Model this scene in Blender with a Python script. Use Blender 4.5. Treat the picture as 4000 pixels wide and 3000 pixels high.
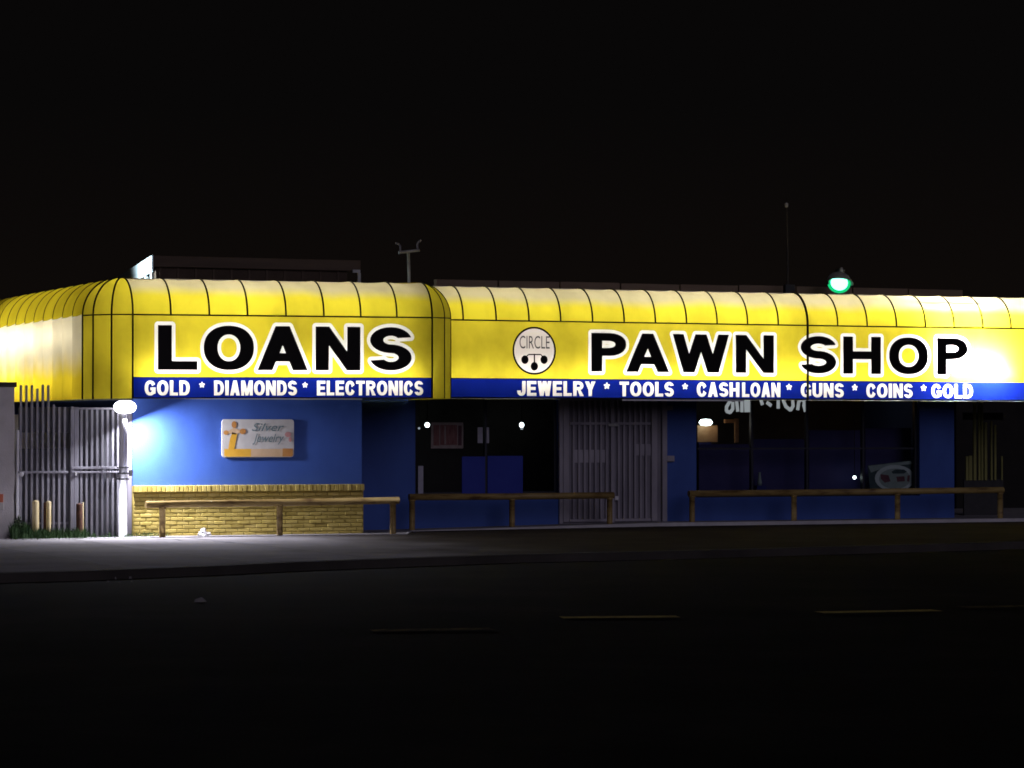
import bpy, bmesh, math, random
import numpy as np
from mathutils import Vector, Matrix
from mathutils.geometry import delaunay_2d_cdt

random.seed(7)
for o in list(bpy.data.objects):
    bpy.data.objects.remove(o)
scene = bpy.context.scene
COL = scene.collection
R = math.radians

# ------------------------------------------------------------------ camera
# World axes: X runs along the shop front, Y goes back into the shop, Z is up.
F = 11700.0                                   # focal length in photo pixels (4000 wide)
TH = math.atan(3.55e-5 * F)                   # the camera looks this far to the right of square-on
PITCH = math.atan(197.0 / F)
CAMZ = 1.6
cam = bpy.data.cameras.new('camera')
cam.sensor_width = 36.0
cam.lens = F / 4000.0 * 36.0
cam.clip_end = 3000
camo = bpy.data.objects.new('camera', cam)
COL.objects.link(camo)
camo.location = (0, 0, CAMZ)
camo.rotation_euler = (R(90) + PITCH, 0, -TH)
scene.camera = camo

# ------------------------------------------------------------------ world: night sky with faint city glow
w = bpy.data.worlds.new('World')
scene.world = w
w.use_nodes = True
nt = w.node_tree
bg = nt.nodes['Background']
tc = nt.nodes.new('ShaderNodeTexCoord')
sep = nt.nodes.new('ShaderNodeSeparateXYZ')
nt.links.new(tc.outputs['Generated'], sep.inputs[0])
ramp = nt.nodes.new('ShaderNodeValToRGB')
ramp.color_ramp.elements[0].position = 0.0
ramp.color_ramp.elements[0].color = (0.0050, 0.0034, 0.0027, 1)
ramp.color_ramp.elements[1].position = 0.11
ramp.color_ramp.elements[1].color = (0.0024, 0.0021, 0.0021, 1)
nt.links.new(sep.outputs['Z'], ramp.inputs['Fac'])
nt.links.new(ramp.outputs['Color'], bg.inputs['Color'])
bg.inputs['Strength'].default_value = 1.0

# far street lighting from across the road, low and soft
sun = bpy.data.lights.new('street_glow', 'SUN')
sun.energy = 0.30
sun.angle = R(34)
sun.color = (0.84, 0.77, 1.0)
suno = bpy.data.objects.new('street_glow', sun)
COL.objects.link(suno)
d = Vector((-0.10, 1.0, -math.tan(R(21)))).normalized()
suno.rotation_euler = d.to_track_quat('-Z', 'Y').to_euler()
suno.location = (0, -5, 30)

scene.view_settings.view_transform = 'Standard'
scene.view_settings.look = 'None'
scene.view_settings.exposure = 0.0
scene.view_settings.gamma = 1.0
scene.view_settings.use_curve_mapping = False
cy = scene.cycles
cy.use_denoising = True
cy.max_bounces = 8
cy.diffuse_bounces = 4
cy.transmission_bounces = 6
cy.transparent_max_bounces = 12
cy.sample_clamp_indirect = 2.0
cy.filter_width = 1.7
cy.caustics_reflective = False
cy.caustics_refractive = False

# ------------------------------------------------------------------ pixel helpers
def ray(px, py):
    u = (px - 2000.0) / F
    v = (py - 1500.0) / F
    fx, fy = u, math.cos(PITCH) + v * math.sin(PITCH)
    fz = math.sin(PITCH) - v * math.cos(PITCH)
    # rotate by -TH about z
    return Vector((fx * math.cos(TH) + fy * math.sin(TH), -fx * math.sin(TH) + fy * math.cos(TH), fz))

def P(px, py, t):                              # point of the wall plane y = t under this pixel
    r = ray(px, py)
    k = t / r.y
    return Vector((r.x * k, t, CAMZ + r.z * k))

def G(px, py, z):                              # point of the level z under this pixel
    r = ray(px, py)
    k = (z - CAMZ) / r.z
    return Vector((r.x * k, r.y * k, z))

def S(px, t, py=1600):
    return P(px, py, t).x

def Z(px, py, t):
    return P(px, py, t).z

T_WR, T_AR, T_AL, T_WL = 49.9, 48.7, 47.35, 48.4

# ------------------------------------------------------------------ materials
MATS = {}
def new_mat(name):
    m = bpy.data.materials.new(name)
    m.use_nodes = True
    m.node_tree.nodes.clear()
    MATS[name] = m
    return m, m.node_tree.nodes, m.node_tree.links

def noise_node(N, L, scale, detail=6, rough=0.6, stretch=None, obj=False):
    geo = N.new('ShaderNodeNewGeometry')
    src = geo.outputs['Position']
    if stretch:
        mp = N.new('ShaderNodeMapping')
        mp.inputs['Scale'].default_value = stretch
        L.new(src, mp.inputs['Vector'])
        src = mp.outputs['Vector']
    n = N.new('ShaderNodeTexNoise')
    n.inputs['Scale'].default_value = scale
    n.inputs['Detail'].default_value = detail
    n.inputs['Roughness'].default_value = rough
    L.new(src, n.inputs['Vector'])
    return n.outputs['Fac']

def ramp_node(N, L, fac, stops):
    r = N.new('ShaderNodeValToRGB')
    cr = r.color_ramp
    while len(cr.elements) < len(stops):
        cr.elements.new(0.5)
    for e, (p, c) in zip(cr.elements, stops):
        e.position = p
        e.color = (*c, 1) if len(c) == 3 else c
    L.new(fac, r.inputs['Fac'])
    return r.outputs['Color']

def paint(name, stops, scale=3.0, rough=0.6, bump=0.0, bscale=60.0, metal=0.0, stretch=None, spec=0.4, bdist=0.01):
    m, N, L = new_mat(name)
    out = N.new('ShaderNodeOutputMaterial')
    b = N.new('ShaderNodeBsdfPrincipled')
    L.new(b.outputs[0], out.inputs[0])
    fac = noise_node(N, L, scale, stretch=stretch)
    L.new(ramp_node(N, L, fac, stops), b.inputs['Base Color'])
    b.inputs['Roughness'].default_value = rough
    b.inputs['Metallic'].default_value = metal
    b.inputs['Specular IOR Level'].default_value = spec
    if bump:
        bn = N.new('ShaderNodeBump')
        bn.inputs['Strength'].default_value = bump
        bn.inputs['Distance'].default_value = bdist
        L.new(noise_node(N, L, bscale, detail=4), bn.inputs['Height'])
        L.new(bn.outputs[0], b.inputs['Normal'])
    return m

def emitter(name, color, strength):
    m, N, L = new_mat(name)
    out = N.new('ShaderNodeOutputMaterial')
    e = N.new('ShaderNodeEmission')
    e.inputs['Color'].default_value = (*color, 1)
    e.inputs['Strength'].default_value = strength
    L.new(e.outputs[0], out.inputs[0])
    return m

def vinyl(name, col, pale_top=None, z0=0, z1=1, nscale=1.6, amount=1.0, dirt=0.12, diffuse=0.25):
    """translucent awning sheet, lit from the tubes behind; bleach = paler colour rising from z0 to z1, sun fading on the curve, painted tube glare on the side"""
    m, N, L = new_mat(name)
    out = N.new('ShaderNodeOutputMaterial')
    base = N.new('ShaderNodeRGB')
    base.outputs[0].default_value = (*col, 1)
    c = base.outputs[0]
    if pale_top:
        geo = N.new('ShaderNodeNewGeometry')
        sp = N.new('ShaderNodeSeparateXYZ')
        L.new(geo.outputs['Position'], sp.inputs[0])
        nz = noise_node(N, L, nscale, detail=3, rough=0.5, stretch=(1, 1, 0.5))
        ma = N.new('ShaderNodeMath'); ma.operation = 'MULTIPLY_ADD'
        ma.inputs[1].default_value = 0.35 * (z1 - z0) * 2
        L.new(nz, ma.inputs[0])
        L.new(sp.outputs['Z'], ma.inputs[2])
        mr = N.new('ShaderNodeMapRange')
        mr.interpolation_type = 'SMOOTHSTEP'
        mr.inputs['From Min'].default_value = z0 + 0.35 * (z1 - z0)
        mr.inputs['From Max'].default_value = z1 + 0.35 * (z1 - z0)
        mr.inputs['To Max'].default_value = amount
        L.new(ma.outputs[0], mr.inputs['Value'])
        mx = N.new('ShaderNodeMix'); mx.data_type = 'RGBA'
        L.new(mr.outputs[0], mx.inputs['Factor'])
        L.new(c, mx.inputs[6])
        mx.inputs[7].default_value = (*pale_top, 1)
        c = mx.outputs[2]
    if dirt:
        f = noise_node(N, L, 1.1, detail=4, rough=0.55, stretch=(1.1, 1.1, 0.8))
        g = ramp_node(N, L, f, [(0.32, (1 - 2 * dirt,) * 3), (0.62, (1, 1, 1))])
        mm = N.new('ShaderNodeMix'); mm.data_type = 'RGBA'; mm.blend_type = 'MULTIPLY'
        mm.inputs['Factor'].default_value = 1
        L.new(c, mm.inputs[6]); L.new(g, mm.inputs[7])
        c = mm.outputs[2]
    tr = N.new('ShaderNodeBsdfTranslucent')
    df = N.new('ShaderNodeBsdfDiffuse')
    L.new(c, tr.inputs['Color']); L.new(c, df.inputs['Color'])
    ms = N.new('ShaderNodeMixShader')
    ms.inputs['Fac'].default_value = diffuse
    L.new(tr.outputs[0], ms.inputs[1]); L.new(df.outputs[0], ms.inputs[2])
    L.new(ms.outputs[0], out.inputs[0])
    return m

def glass(name, tint=(0.75, 0.78, 0.8)):
    m, N, L = new_mat(name)
    out = N.new('ShaderNodeOutputMaterial')
    t = N.new('ShaderNodeBsdfTransparent'); t.inputs[0].default_value = (*tint, 1)
    g = N.new('ShaderNodeBsdfGlossy'); g.inputs['Roughness'].default_value = 0.03
    fr = N.new('ShaderNodeFresnel'); fr.inputs['IOR'].default_value = 1.5
    ms = N.new('ShaderNodeMixShader')
    L.new(fr.outputs[0], ms.inputs['Fac'])
    L.new(t.outputs[0], ms.inputs[1]); L.new(g.outputs[0], ms.inputs[2])
    L.new(ms.outputs[0], out.inputs[0])
    return m

YEL = (0.66, 0.545, 0.032)
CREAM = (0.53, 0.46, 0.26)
vinyl('vinyl_yellow', YEL, dirt=0.17)
vinyl('vinyl_curve', (0.74, 0.62, 0.036), pale_top=CREAM, z0=3.84, z1=4.06, nscale=1.1)
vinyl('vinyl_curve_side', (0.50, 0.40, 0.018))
vinyl('vinyl_side', (0.88, 0.66, 0.03), pale_top=(0.90, 0.80, 0.56), z0=2.5, z1=3.05, nscale=2.2)  # pale upper part paints in glare from the tubes, besides fading
vinyl('vinyl_white', (0.95, 0.93, 0.90), dirt=0.03)
vinyl('vinyl_disc', (0.74, 0.67, 0.64), dirt=0.03)
vinyl('vinyl_blue', (0.004, 0.012, 0.17), dirt=0.1)
vinyl('vinyl_small_letters', (0.85, 0.80, 0.74), dirt=0.06)
paint('black_vinyl', [(0.3, (0.006, 0.005, 0.005)), (0.7, (0.012, 0.010, 0.010))], rough=0.6, spec=0.15)
paint('rib_black', [(0.3, (0.008, 0.007, 0.003)), (0.7, (0.016, 0.013, 0.005))], rough=0.6, spec=0.2)
paint('awning_inside', [(0.3, (0.70, 0.68, 0.62)), (0.7, (0.80, 0.78, 0.74))], rough=0.8)
paint('soffit_metal', [(0.3, (0.16, 0.15, 0.17)), (0.7, (0.26, 0.24, 0.27))], rough=0.6)
paint('blue_paint', [(0.25, (0.030, 0.066, 0.27)), (0.45, (0.042, 0.098, 0.38)), (0.75, (0.056, 0.130, 0.47))], scale=0.9, stretch=(1, 1, 0.6), rough=0.55, bump=0.25, bscale=45, spec=0.3)
paint('blue_board', [(0.30, (0.020, 0.035, 0.30)), (0.70, (0.030, 0.05, 0.36))], scale=2, rough=0.6, spec=0.25)
paint('yellow_brick', [(0.25, (0.50, 0.38, 0.09)), (0.5, (0.62, 0.48, 0.13)), (0.75, (0.70, 0.56, 0.20))], scale=6, rough=0.65, bump=0.5, bscale=70, spec=0.3)
_m = MATS['yellow_brick']; _N, _L = _m.node_tree.nodes, _m.node_tree.links
_b = [n for n in _N if n.type == 'BSDF_PRINCIPLED'][0]
_src = _b.inputs['Base Color'].links[0].from_socket
_oi = _N.new('ShaderNodeObjectInfo')
_cr = ramp_node(_N, _L, _oi.outputs['Random'], [(0.0, (0.62, 0.60, 0.52)), (0.35, (0.85, 0.84, 0.80)), (1.0, (1, 1, 1))])
_mx = _N.new('ShaderNodeMix'); _mx.data_type = 'RGBA'; _mx.blend_type = 'MULTIPLY'; _mx.inputs['Factor'].default_value = 1
_L.new(_src, _mx.inputs[6]); _L.new(_cr, _mx.inputs[7]); _L.new(_mx.outputs[2], _b.inputs['Base Color'])
paint('mortar', [(0.3, (0.34, 0.27, 0.08)), (0.7, (0.46, 0.36, 0.11))], scale=9, rough=0.9, bump=0.4, spec=0.1)
paint('concrete', [(0.28, (0.20, 0.19, 0.20)), (0.5, (0.30, 0.285, 0.295)), (0.75, (0.38, 0.36, 0.37))], scale=1.2, rough=0.9, bump=0.5, bscale=30, spec=0.2)
paint('concrete_edge', [(0.3, (0.45, 0.43, 0.45)), (0.7, (0.62, 0.60, 0.62))], scale=2.5, rough=0.9, bump=0.4, spec=0.2)
paint('apron_concrete', [(0.26, (0.075, 0.066, 0.060)), (0.5, (0.13, 0.117, 0.11)), (0.74, (0.19, 0.175, 0.17))], scale=0.55, rough=0.92, bump=0.7, bscale=14, spec=0.15, bdist=0.02)
paint('asphalt', [(0.28, (0.007, 0.006, 0.005)), (0.55, (0.014, 0.0125, 0.0105)), (0.78, (0.026, 0.023, 0.019))], scale=0.45, rough=1.0, bump=0.6, bscale=25, spec=0.04, bdist=0.015)
paint('old_asphalt', [(0.3, (0.030, 0.028, 0.026)), (0.7, (0.075, 0.071, 0.068))], scale=0.9, rough=0.92, bump=0.7, bscale=22, spec=0.2)
paint('lane_yellow', [(0.32, (0.05, 0.04, 0.012)), (0.48, (0.34, 0.26, 0.05)), (0.7, (0.52, 0.40, 0.09))], scale=7, rough=0.7, stretch=(1, 3, 1))
paint('lane_worn', [(0.38, (0.020, 0.017, 0.010)), (0.55, (0.09, 0.07, 0.02)), (0.75, (0.20, 0.15, 0.04))], scale=7, rough=1.0, spec=0.05)
paint('rail_paint', [(0.32, (0.12, 0.065, 0.022)), (0.46, (0.30, 0.20, 0.065)), (0.75, (0.42, 0.30, 0.11))], scale=5, rough=0.5, bump=0.2, bscale=50, stretch=(0.5, 1, 2))
paint('bollard_paint', [(0.30, (0.62, 0.46, 0.20)), (0.5, (0.76, 0.62, 0.34)), (0.75, (0.80, 0.68, 0.42))], scale=8, rough=0.5, stretch=(1, 1, 0.35))
paint('rust', [(0.30, (0.035, 0.014, 0.008)), (0.55, (0.085, 0.034, 0.018)), (0.75, (0.14, 0.06, 0.03))], scale=12, rough=0.9, bump=0.5)
paint('fence_metal', [(0.30, (0.22, 0.21, 0.24)), (0.7, (0.36, 0.35, 0.40))], scale=7, rough=0.5, stretch=(1, 1, 0.2))
paint('fence_sheet', [(0.30, (0.10, 0.10, 0.112)), (0.7, (0.17, 0.17, 0.19))], scale=4, rough=0.6, stretch=(1, 1, 0.3))
paint('pipe_white', [(0.30, (0.62, 0.61, 0.66)), (0.7, (0.78, 0.77, 0.82))], scale=9, rough=0.45, stretch=(1, 1, 0.3))
paint('gate_paint', [(0.30, (0.28, 0.26, 0.30)), (0.7, (0.42, 0.39, 0.44))], scale=3, rough=0.5, stretch=(1, 1, 0.4))
paint('gate_sheet', [(0.30, (0.16, 0.148, 0.18)), (0.7, (0.26, 0.24, 0.28))], scale=2.5, rough=0.6, stretch=(1, 1, 0.5))
paint('stucco', [(0.25, (0.50, 0.47, 0.46)), (0.5, (0.64, 0.60, 0.60)), (0.75, (0.72, 0.68, 0.68))], scale=1.6, rough=0.9, bump=0.5, bscale=40)
paint('dark_cap', [(0.3, (0.03, 0.027, 0.025)), (0.7, (0.06, 0.055, 0.05))], scale=6, rough=0.8)
paint('fascia_brown', [(0.3, (0.20, 0.135, 0.085)), (0.7, (0.28, 0.20, 0.13))], scale=2.2, rough=0.7, stretch=(0.4, 1, 3))
paint('roof_brown', [(0.3, (0.075, 0.048, 0.030)), (0.7, (0.11, 0.074, 0.048))], scale=2.2, rough=0.7, stretch=(0.4, 1, 3))
paint('roof_dark', [(0.3, (0.055, 0.036, 0.024)), (0.7, (0.085, 0.058, 0.040))], scale=2.5, rough=0.85)
paint('roof_felt', [(0.3, (0.03, 0.03, 0.03)), (0.7, (0.06, 0.058, 0.055))], scale=2, rough=0.95)
paint('rake_white', [(0.3, (0.52, 0.62, 0.66)), (0.7, (0.66, 0.76, 0.80))], scale=4, rough=0.5)
paint('galvanised', [(0.3, (0.34, 0.34, 0.33)), (0.7, (0.50, 0.50, 0.48))], scale=12, rough=0.5, metal=0.3)
paint('dark_metal', [(0.3, (0.018, 0.018, 0.02)), (0.7, (0.035, 0.034, 0.036))], scale=9, rough=0.5)
paint('window_frame', [(0.3, (0.006, 0.007, 0.016)), (0.7, (0.010, 0.012, 0.026))], scale=5, rough=0.5)
paint('interior_wall', [(0.3, (0.06, 0.05, 0.05)), (0.7, (0.10, 0.085, 0.08))], scale=2, rough=0.8)
paint('interior_blue', [(0.3, (0.02, 0.03, 0.16)), (0.7, (0.04, 0.05, 0.24))], scale=1.5, rough=0.8)
paint('interior_floor', [(0.3, (0.03, 0.03, 0.03)), (0.7, (0.05, 0.05, 0.05))], scale=2, rough=0.6)
paint('sign_white', [(0.3, (0.52, 0.50, 0.48)), (0.7, (0.64, 0.62, 0.59))], scale=5, rough=0.5)
paint('sign_orange', [(0.3, (0.70, 0.36, 0.03)), (0.7, (0.80, 0.46, 0.06))], scale=6, rough=0.5)
paint('sign_brown_orange', [(0.3, (0.48, 0.20, 0.05)), (0.7, (0.62, 0.30, 0.09))], scale=6, rough=0.5)
paint('sign_pale_orange', [(0.3, (0.62, 0.42, 0.24)), (0.7, (0.70, 0.50, 0.32))], scale=6, rough=0.5)
paint('sign_teal', [(0.3, (0.11, 0.17, 0.18)), (0.7, (0.17, 0.24, 0.25))], scale=6, rough=0.5)
paint('sign_pink', [(0.3, (0.50, 0.22, 0.20)), (0.7, (0.60, 0.32, 0.30))], scale=6, rough=0.5)
paint('poster_red', [(0.35, (0.30, 0.10, 0.09)), (0.65, (0.46, 0.20, 0.18))], scale=9, rough=0.6, stretch=(3, 1, 0.6))
paint('poster_pale', [(0.3, (0.50, 0.36, 0.32)), (0.7, (0.62, 0.48, 0.43))], scale=9, rough=0.6)
paint('paper_grey', [(0.3, (0.36, 0.35, 0.42)), (0.7, (0.46, 0.45, 0.52))], scale=9, rough=0.7)
paint('banner_green', [(0.3, (0.28, 0.36, 0.32)), (0.7, (0.40, 0.48, 0.43))], scale=7, rough=0.6)
paint('banner_dark', [(0.3, (0.03, 0.06, 0.065)), (0.7, (0.06, 0.10, 0.10))], scale=7, rough=0.6)
paint('banner_maroon', [(0.3, (0.14, 0.04, 0.06)), (0.7, (0.20, 0.08, 0.09))], scale=7, rough=0.6)
paint('banner_pale', [(0.3, (0.62, 0.72, 0.66)), (0.7, (0.74, 0.82, 0.78))], scale=7, rough=0.6)
paint('window_paint', [(0.3, (0.62, 0.66, 0.68)), (0.7, (0.80, 0.83, 0.84))], scale=20, rough=0.7)
paint('olive_slat', [(0.3, (0.22, 0.22, 0.06)), (0.7, (0.34, 0.32, 0.10))], scale=7, rough=0.6, stretch=(1, 1, 0.3))
paint('plastic_white', [(0.3, (0.66, 0.64, 0.66)), (0.7, (0.80, 0.78, 0.80))], scale=14, rough=0.4)
paint('red_plate', [(0.3, (0.52, 0.12, 0.06)), (0.7, (0.66, 0.20, 0.10))], scale=7, rough=0.5)
paint('grass_green', [(0.3, (0.022, 0.060, 0.016)), (0.7, (0.055, 0.120, 0.032))], scale=8, rough=0.7)
paint('leaf_dark', [(0.3, (0.018, 0.035, 0.014)), (0.7, (0.05, 0.075, 0.03))], scale=8, rough=0.7)
paint('wood_warm', [(0.3, (0.30, 0.16, 0.07)), (0.7, (0.42, 0.24, 0.11))], scale=7, rough=0.6)
paint('pebble', [(0.3, (0.14, 0.13, 0.13)), (0.7, (0.24, 0.23, 0.22))], scale=9, rough=0.9)
glass('pane_glass')
emitter('lamp_diffuser', (0.95, 0.94, 1.0), 10.0)
emitter('bulb_cool', (0.85, 1.0, 1.0), 7.0)
emitter('bulb_dim', (0.8, 0.9, 1.0), 0.5)
emitter('bulb_warm', (1.0, 0.55, 0.22), 0.5)
emitter('lens_green', (0.24, 1.0, 0.66), 4.0)
emitter('lens_halo', (0.01, 0.75, 0.24), 0.9)  # green bloom around the lens, put into a glowing ring
paint('visor_paint', [(0.3, (0.16, 0.17, 0.16)), (0.7, (0.22, 0.23, 0.22))], rough=0.5)
emitter('letter_glow', (0.82, 0.90, 0.95), 0.30)  # glow added so the brushed window letters show under the awning
paint('kerb_dark', [(0.3, (0.032, 0.028, 0.024)), (0.7, (0.062, 0.054, 0.047))], scale=1.2, rough=0.9, bump=0.5)
paint('interior_haze', [(0.3, (0.034, 0.034, 0.14)), (0.7, (0.085, 0.070, 0.20))], scale=1.1, rough=0.8)
paint('black_wall', [(0.3, (0.008, 0.007, 0.006)), (0.7, (0.016, 0.014, 0.012))], rough=0.9)
TUBES = {}
def tube_mat(strength):
    k = round(strength, 1)
    if k not in TUBES:
        TUBES[k] = emitter('fluorescent_%d' % int(k * 10), (1.0, 0.98, 0.92), k)
    return TUBES[k]

# ------------------------------------------------------------------ mesh helpers
ORG = {}
class MB:
    def __init__(self):
        self.v, self.f, self.sm = [], [], []
    def add(self, vs, fs, smooth=False):
        n = len(self.v)
        self.v += [tuple(a) for a in vs]
        self.f += [tuple(i + n for i in f) for f in fs]
        self.sm += [smooth] * len(fs)
        return self
    def box(self, x0, x1, y0, y1, z0, z1, bev=0.0):
        if bev <= 0:
            vs = [(x, y, z) for z in (z0, z1) for y in (y0, y1) for x in (x0, x1)]
            return self.add(vs, [(0, 2, 3, 1), (4, 5, 7, 6), (0, 1, 5, 4), (1, 3, 7, 5), (3, 2, 6, 7), (2, 0, 4, 6)])
        b = bev
        # front (-y) edge chamfered box
        vs = [(x0 + b, y0, z0 + b), (x1 - b, y0, z0 + b), (x1 - b, y0, z1 - b), (x0 + b, y0, z1 - b),
              (x0, y0 + b, z0), (x1, y0 + b, z0), (x1, y0 + b, z1), (x0, y0 + b, z1),
              (x0, y1, z0), (x1, y1, z0), (x1, y1, z1), (x0, y1, z1)]
        fs = [(0, 1, 2, 3), (4, 5, 1, 0), (5, 6, 2, 1), (6, 7, 3, 2), (7, 4, 0, 3),
              (8, 9, 5, 4), (9, 10, 6, 5), (10, 11, 7, 6), (11, 8, 4, 7), (11, 10, 9, 8)]
        return self.add(vs, fs)
    def tube(self, pts, r, seg=12, caps=True):
        pts = [Vector(p) for p in pts]
        rs = r if isinstance(r, (list, tuple)) else [r] * len(pts)
        rings = []
        up = Vector((0, 0, 1))
        t0 = (pts[1] - pts[0]).normalized()
        if abs(t0.dot(up)) > 0.95:
            up = Vector((0, 1, 0))
        for i, p in enumerate(pts):
            if i == 0: t = pts[1] - pts[0]
            elif i == len(pts) - 1: t = pts[-1] - pts[-2]
            else: t = (pts[i + 1] - pts[i]).normalized() + (pts[i] - pts[i - 1]).normalized()
            t.normalize()
            a = t.cross(up).normalized()
            b = a.cross(t).normalized()
            rings.append([p + rs[i] * (math.cos(2 * math.pi * k / seg) * a + math.sin(2 * math.pi * k / seg) * b) for k in range(seg)])
        vs = [v for rg in rings for v in rg]
        fs = []
        for i in range(len(pts) - 1):
            for k in range(seg):
                k2 = (k + 1) % seg
                fs.append((i * seg + k, i * seg + k2, (i + 1) * seg + k2, (i + 1) * seg + k))
        self.add(vs, fs, True)
        if caps:
            n = len(self.v) - len(vs)
            self.f.append(tuple(n + k for k in range(seg))); self.sm.append(False)
            self.f.append(tuple(n + (len(pts) - 1) * seg + k for k in reversed(range(seg)))); self.sm.append(False)
        return self
    def lathe(self, c, prof, seg=20, axis='Z'):
        """prof = [(radius, height)]"""
        c = Vector(c)
        vs, fs = [], []
        for r, h in prof:
            for k in range(seg):
                a = 2 * math.pi * k / seg
                x, y = r * math.cos(a), r * math.sin(a)
                if axis == 'Z': q = Vector((x, y, h))
                elif axis == 'Y': q = Vector((x, h, y))
                else: q = Vector((h, x, y))
                vs.append(c + q)
        for i in range(len(prof) - 1):
            for k in range(seg):
                k2 = (k + 1) % seg
                fs.append((i * seg + k, i * seg + k2, (i + 1) * seg + k2, (i + 1) * seg + k))
        return self.add(vs, fs, True)
    def prism(self, pts, y0, y1):
        """outline in (x, z) drawn out along y from y0 to y1"""
        n = len(pts)
        vs = [(x, y0, z) for x, z in pts] + [(x, y1, z) for x, z in pts]
        fs = [tuple(range(n)), tuple(range(2 * n - 1, n - 1, -1))]
        fs += [(i, i + n, (i + 1) % n + n, (i + 1) % n) for i in range(n)]
        return self.add(vs, fs)
    def mesh(self, name, org=Vector()):
        me = bpy.data.meshes.new(name)
        me.from_pydata([Vector(v) - org for v in self.v], [], self.f)
        me.polygons.foreach_set('use_smooth', self.sm)
        me.update()
        return me
    def build(self, name, mat, parent=None, org=None):
        if org is None:
            org = ORG.get(parent.name, Vector()) if parent else Vector()
        me = self.mesh(name, org)
        o = bpy.data.objects.new(name, me)
        COL.objects.link(o)
        me.materials.append(MATS[mat] if isinstance(mat, str) else mat)
        if parent:
            o.parent = parent
        else:
            o.location = org
        ORG[o.name] = org
        return o

def fix_normals(o):
    bm = bmesh.new(); bm.from_mesh(o.data)
    bmesh.ops.recalc_face_normals(bm, faces=bm.faces)
    bm.to_mesh(o.data); bm.free()

def thing(name, label, cat, loc, group=None):
    o = bpy.data.objects.new(name, None)
    o.empty_display_size = 0.2
    COL.objects.link(o)
    o.location = loc
    ORG[o.name] = Vector(loc)
    return tag(o, label, cat, group)

def tag(o, label, cat, group=None):
    o['label'] = label
    o['category'] = cat
    if group:
        o['group'] = group
    return o

def struct(o):
    o['kind'] = 'structure'
    return o

def text_mb(body, x0, x1, z0, z1, y, shear=0.0, offset=0.0):
    """built-in font, fitted into a rectangle on the plane y"""
    cu = bpy.data.curves.new('lettering', 'FONT')
    cu.body = body
    cu.shear = shear
    cu.offset = offset
    cu.resolution_u = 4
    ob = bpy.data.objects.new('lettering', cu)
    COL.objects.link(ob)
    dg = bpy.context.evaluated_depsgraph_get()
    me = bpy.data.meshes.new_from_object(ob.evaluated_get(dg))
    co = np.array([v.co[:] for v in me.vertices])
    fs = [tuple(p.vertices) for p in me.polygons]
    bpy.data.objects.remove(ob); bpy.data.meshes.remove(me); bpy.data.curves.remove(cu)
    a, b = co.min(0), co.max(0)
    vs = [(x0 + (c[0] - a[0]) / (b[0] - a[0]) * (x1 - x0), y, z0 + (c[1] - a[1]) / (b[1] - a[1]) * (z1 - z0)) for c in co]
    return MB().add(vs, fs)

# ------------------------------------------------------------------ ground
S_STEP0, S_STEP1 = S(1500, 48.9), S(2585, 48.9)
def zg(s):                                     # pavement level along the front
    k = min(1.0, max(0.0, (s - S_STEP0) / (S_STEP1 - S_STEP0)))
    return -0.09 + 0.09 * k
def zap(s):                                    # apron level in front of the pavement
    k = min(1.0, max(0.0, (s - S_STEP0) / (S_STEP1 - S_STEP0)))
    return zg(s) - 0.004 - 0.055 * k
Z_ROAD = -0.16
kerb_px = [(-300, 2247), (316, 2231), (814, 2212), (1175, 2195), (2000, 2166), (2741, 2150), (3900, 2118), (4500, 2103)]
kerb = [G(x, y, -0.10) for x, y in kerb_px]
kerb = [kerb[0] + (kerb[0] - kerb[1]).normalized() * 60] + kerb + [kerb[-1] + (kerb[-1] - kerb[-2]).normalized() * 80]

m = MB()
m.add([(-900, -300, -0.36), (1300, -300, -0.36), (1300, 1500, -0.36), (-900, 1500, -0.36)], [(0, 1, 2, 3)])
struct(m.build('ground', 'asphalt'))

# road: cross-fall from the crown at the yellow line to the gutter
m = MB()
cols = []
for k in kerb:
    row = [(k.x, k.y + 0.02, Z_ROAD - 0.06), (k.x, k.y - 1.2, Z_ROAD - 0.03), (k.x, k.y - 11.0, Z_ROAD + 0.015), (k.x, k.y - 24, Z_ROAD - 0.08), (k.x, -40, Z_ROAD - 0.1)]
    cols.append(row)
for a, b in zip(cols, cols[1:]):
    for i in range(4):
        m.add([a[i], b[i], b[i + 1], a[i + 1]], [(3, 2, 1, 0)])
road = struct(m.build('road', 'asphalt'))

# lane dashes
for (xa, ya, xb, yb, wn_) in ((1450, 2465, 1920, 2458, 1), (2192, 2414, 2648, 2410, 0), (3200, 2394, 3662, 2386, 0), (3760, 2374, 4180, 2366, 1)):
    a, b = G(xa, ya, Z_ROAD + 0.02), G(xb, yb, Z_ROAD + 0.02)
    dr = (b - a).normalized(); nn = Vector((-dr.y, dr.x, 0)) * 0.16
    m = MB(); vs = []
    n = 12
    for i in range(n + 1):
        c = a.lerp(b, i / n); j = random.uniform(0.8, 1.0)
        vs += [(c + nn * j), (c - nn * j)]
    m.add([(v.x, v.y, Z_ROAD + 0.026) for v in vs], [(2 * i, 2 * i + 1, 2 * i + 3, 2 * i + 2) for i in range(n)])
    m.build('lane_dash', 'lane_worn' if wn_ else 'lane_yellow', road)

# kerb
m = MB()
for a, b in zip(kerb, kerb[1:]):
    za, zb_ = -0.10, -0.10
    prof = [(-0.03, Z_ROAD - 0.10), (0.0, -0.115), (0.02, -0.10), (0.20, -0.098), (0.20, -0.4)]
    for (p, q) in zip(prof, prof[1:]):
        m.add([(a.x, a.y + p[0], p[1]), (b.x, b.y + p[0], p[1]), (b.x, b.y + q[0], q[1]), (a.x, a.y + q[0], q[1])], [(0, 1, 2, 3)])
struct(m.build('kerb', 'kerb_dark'))

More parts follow.
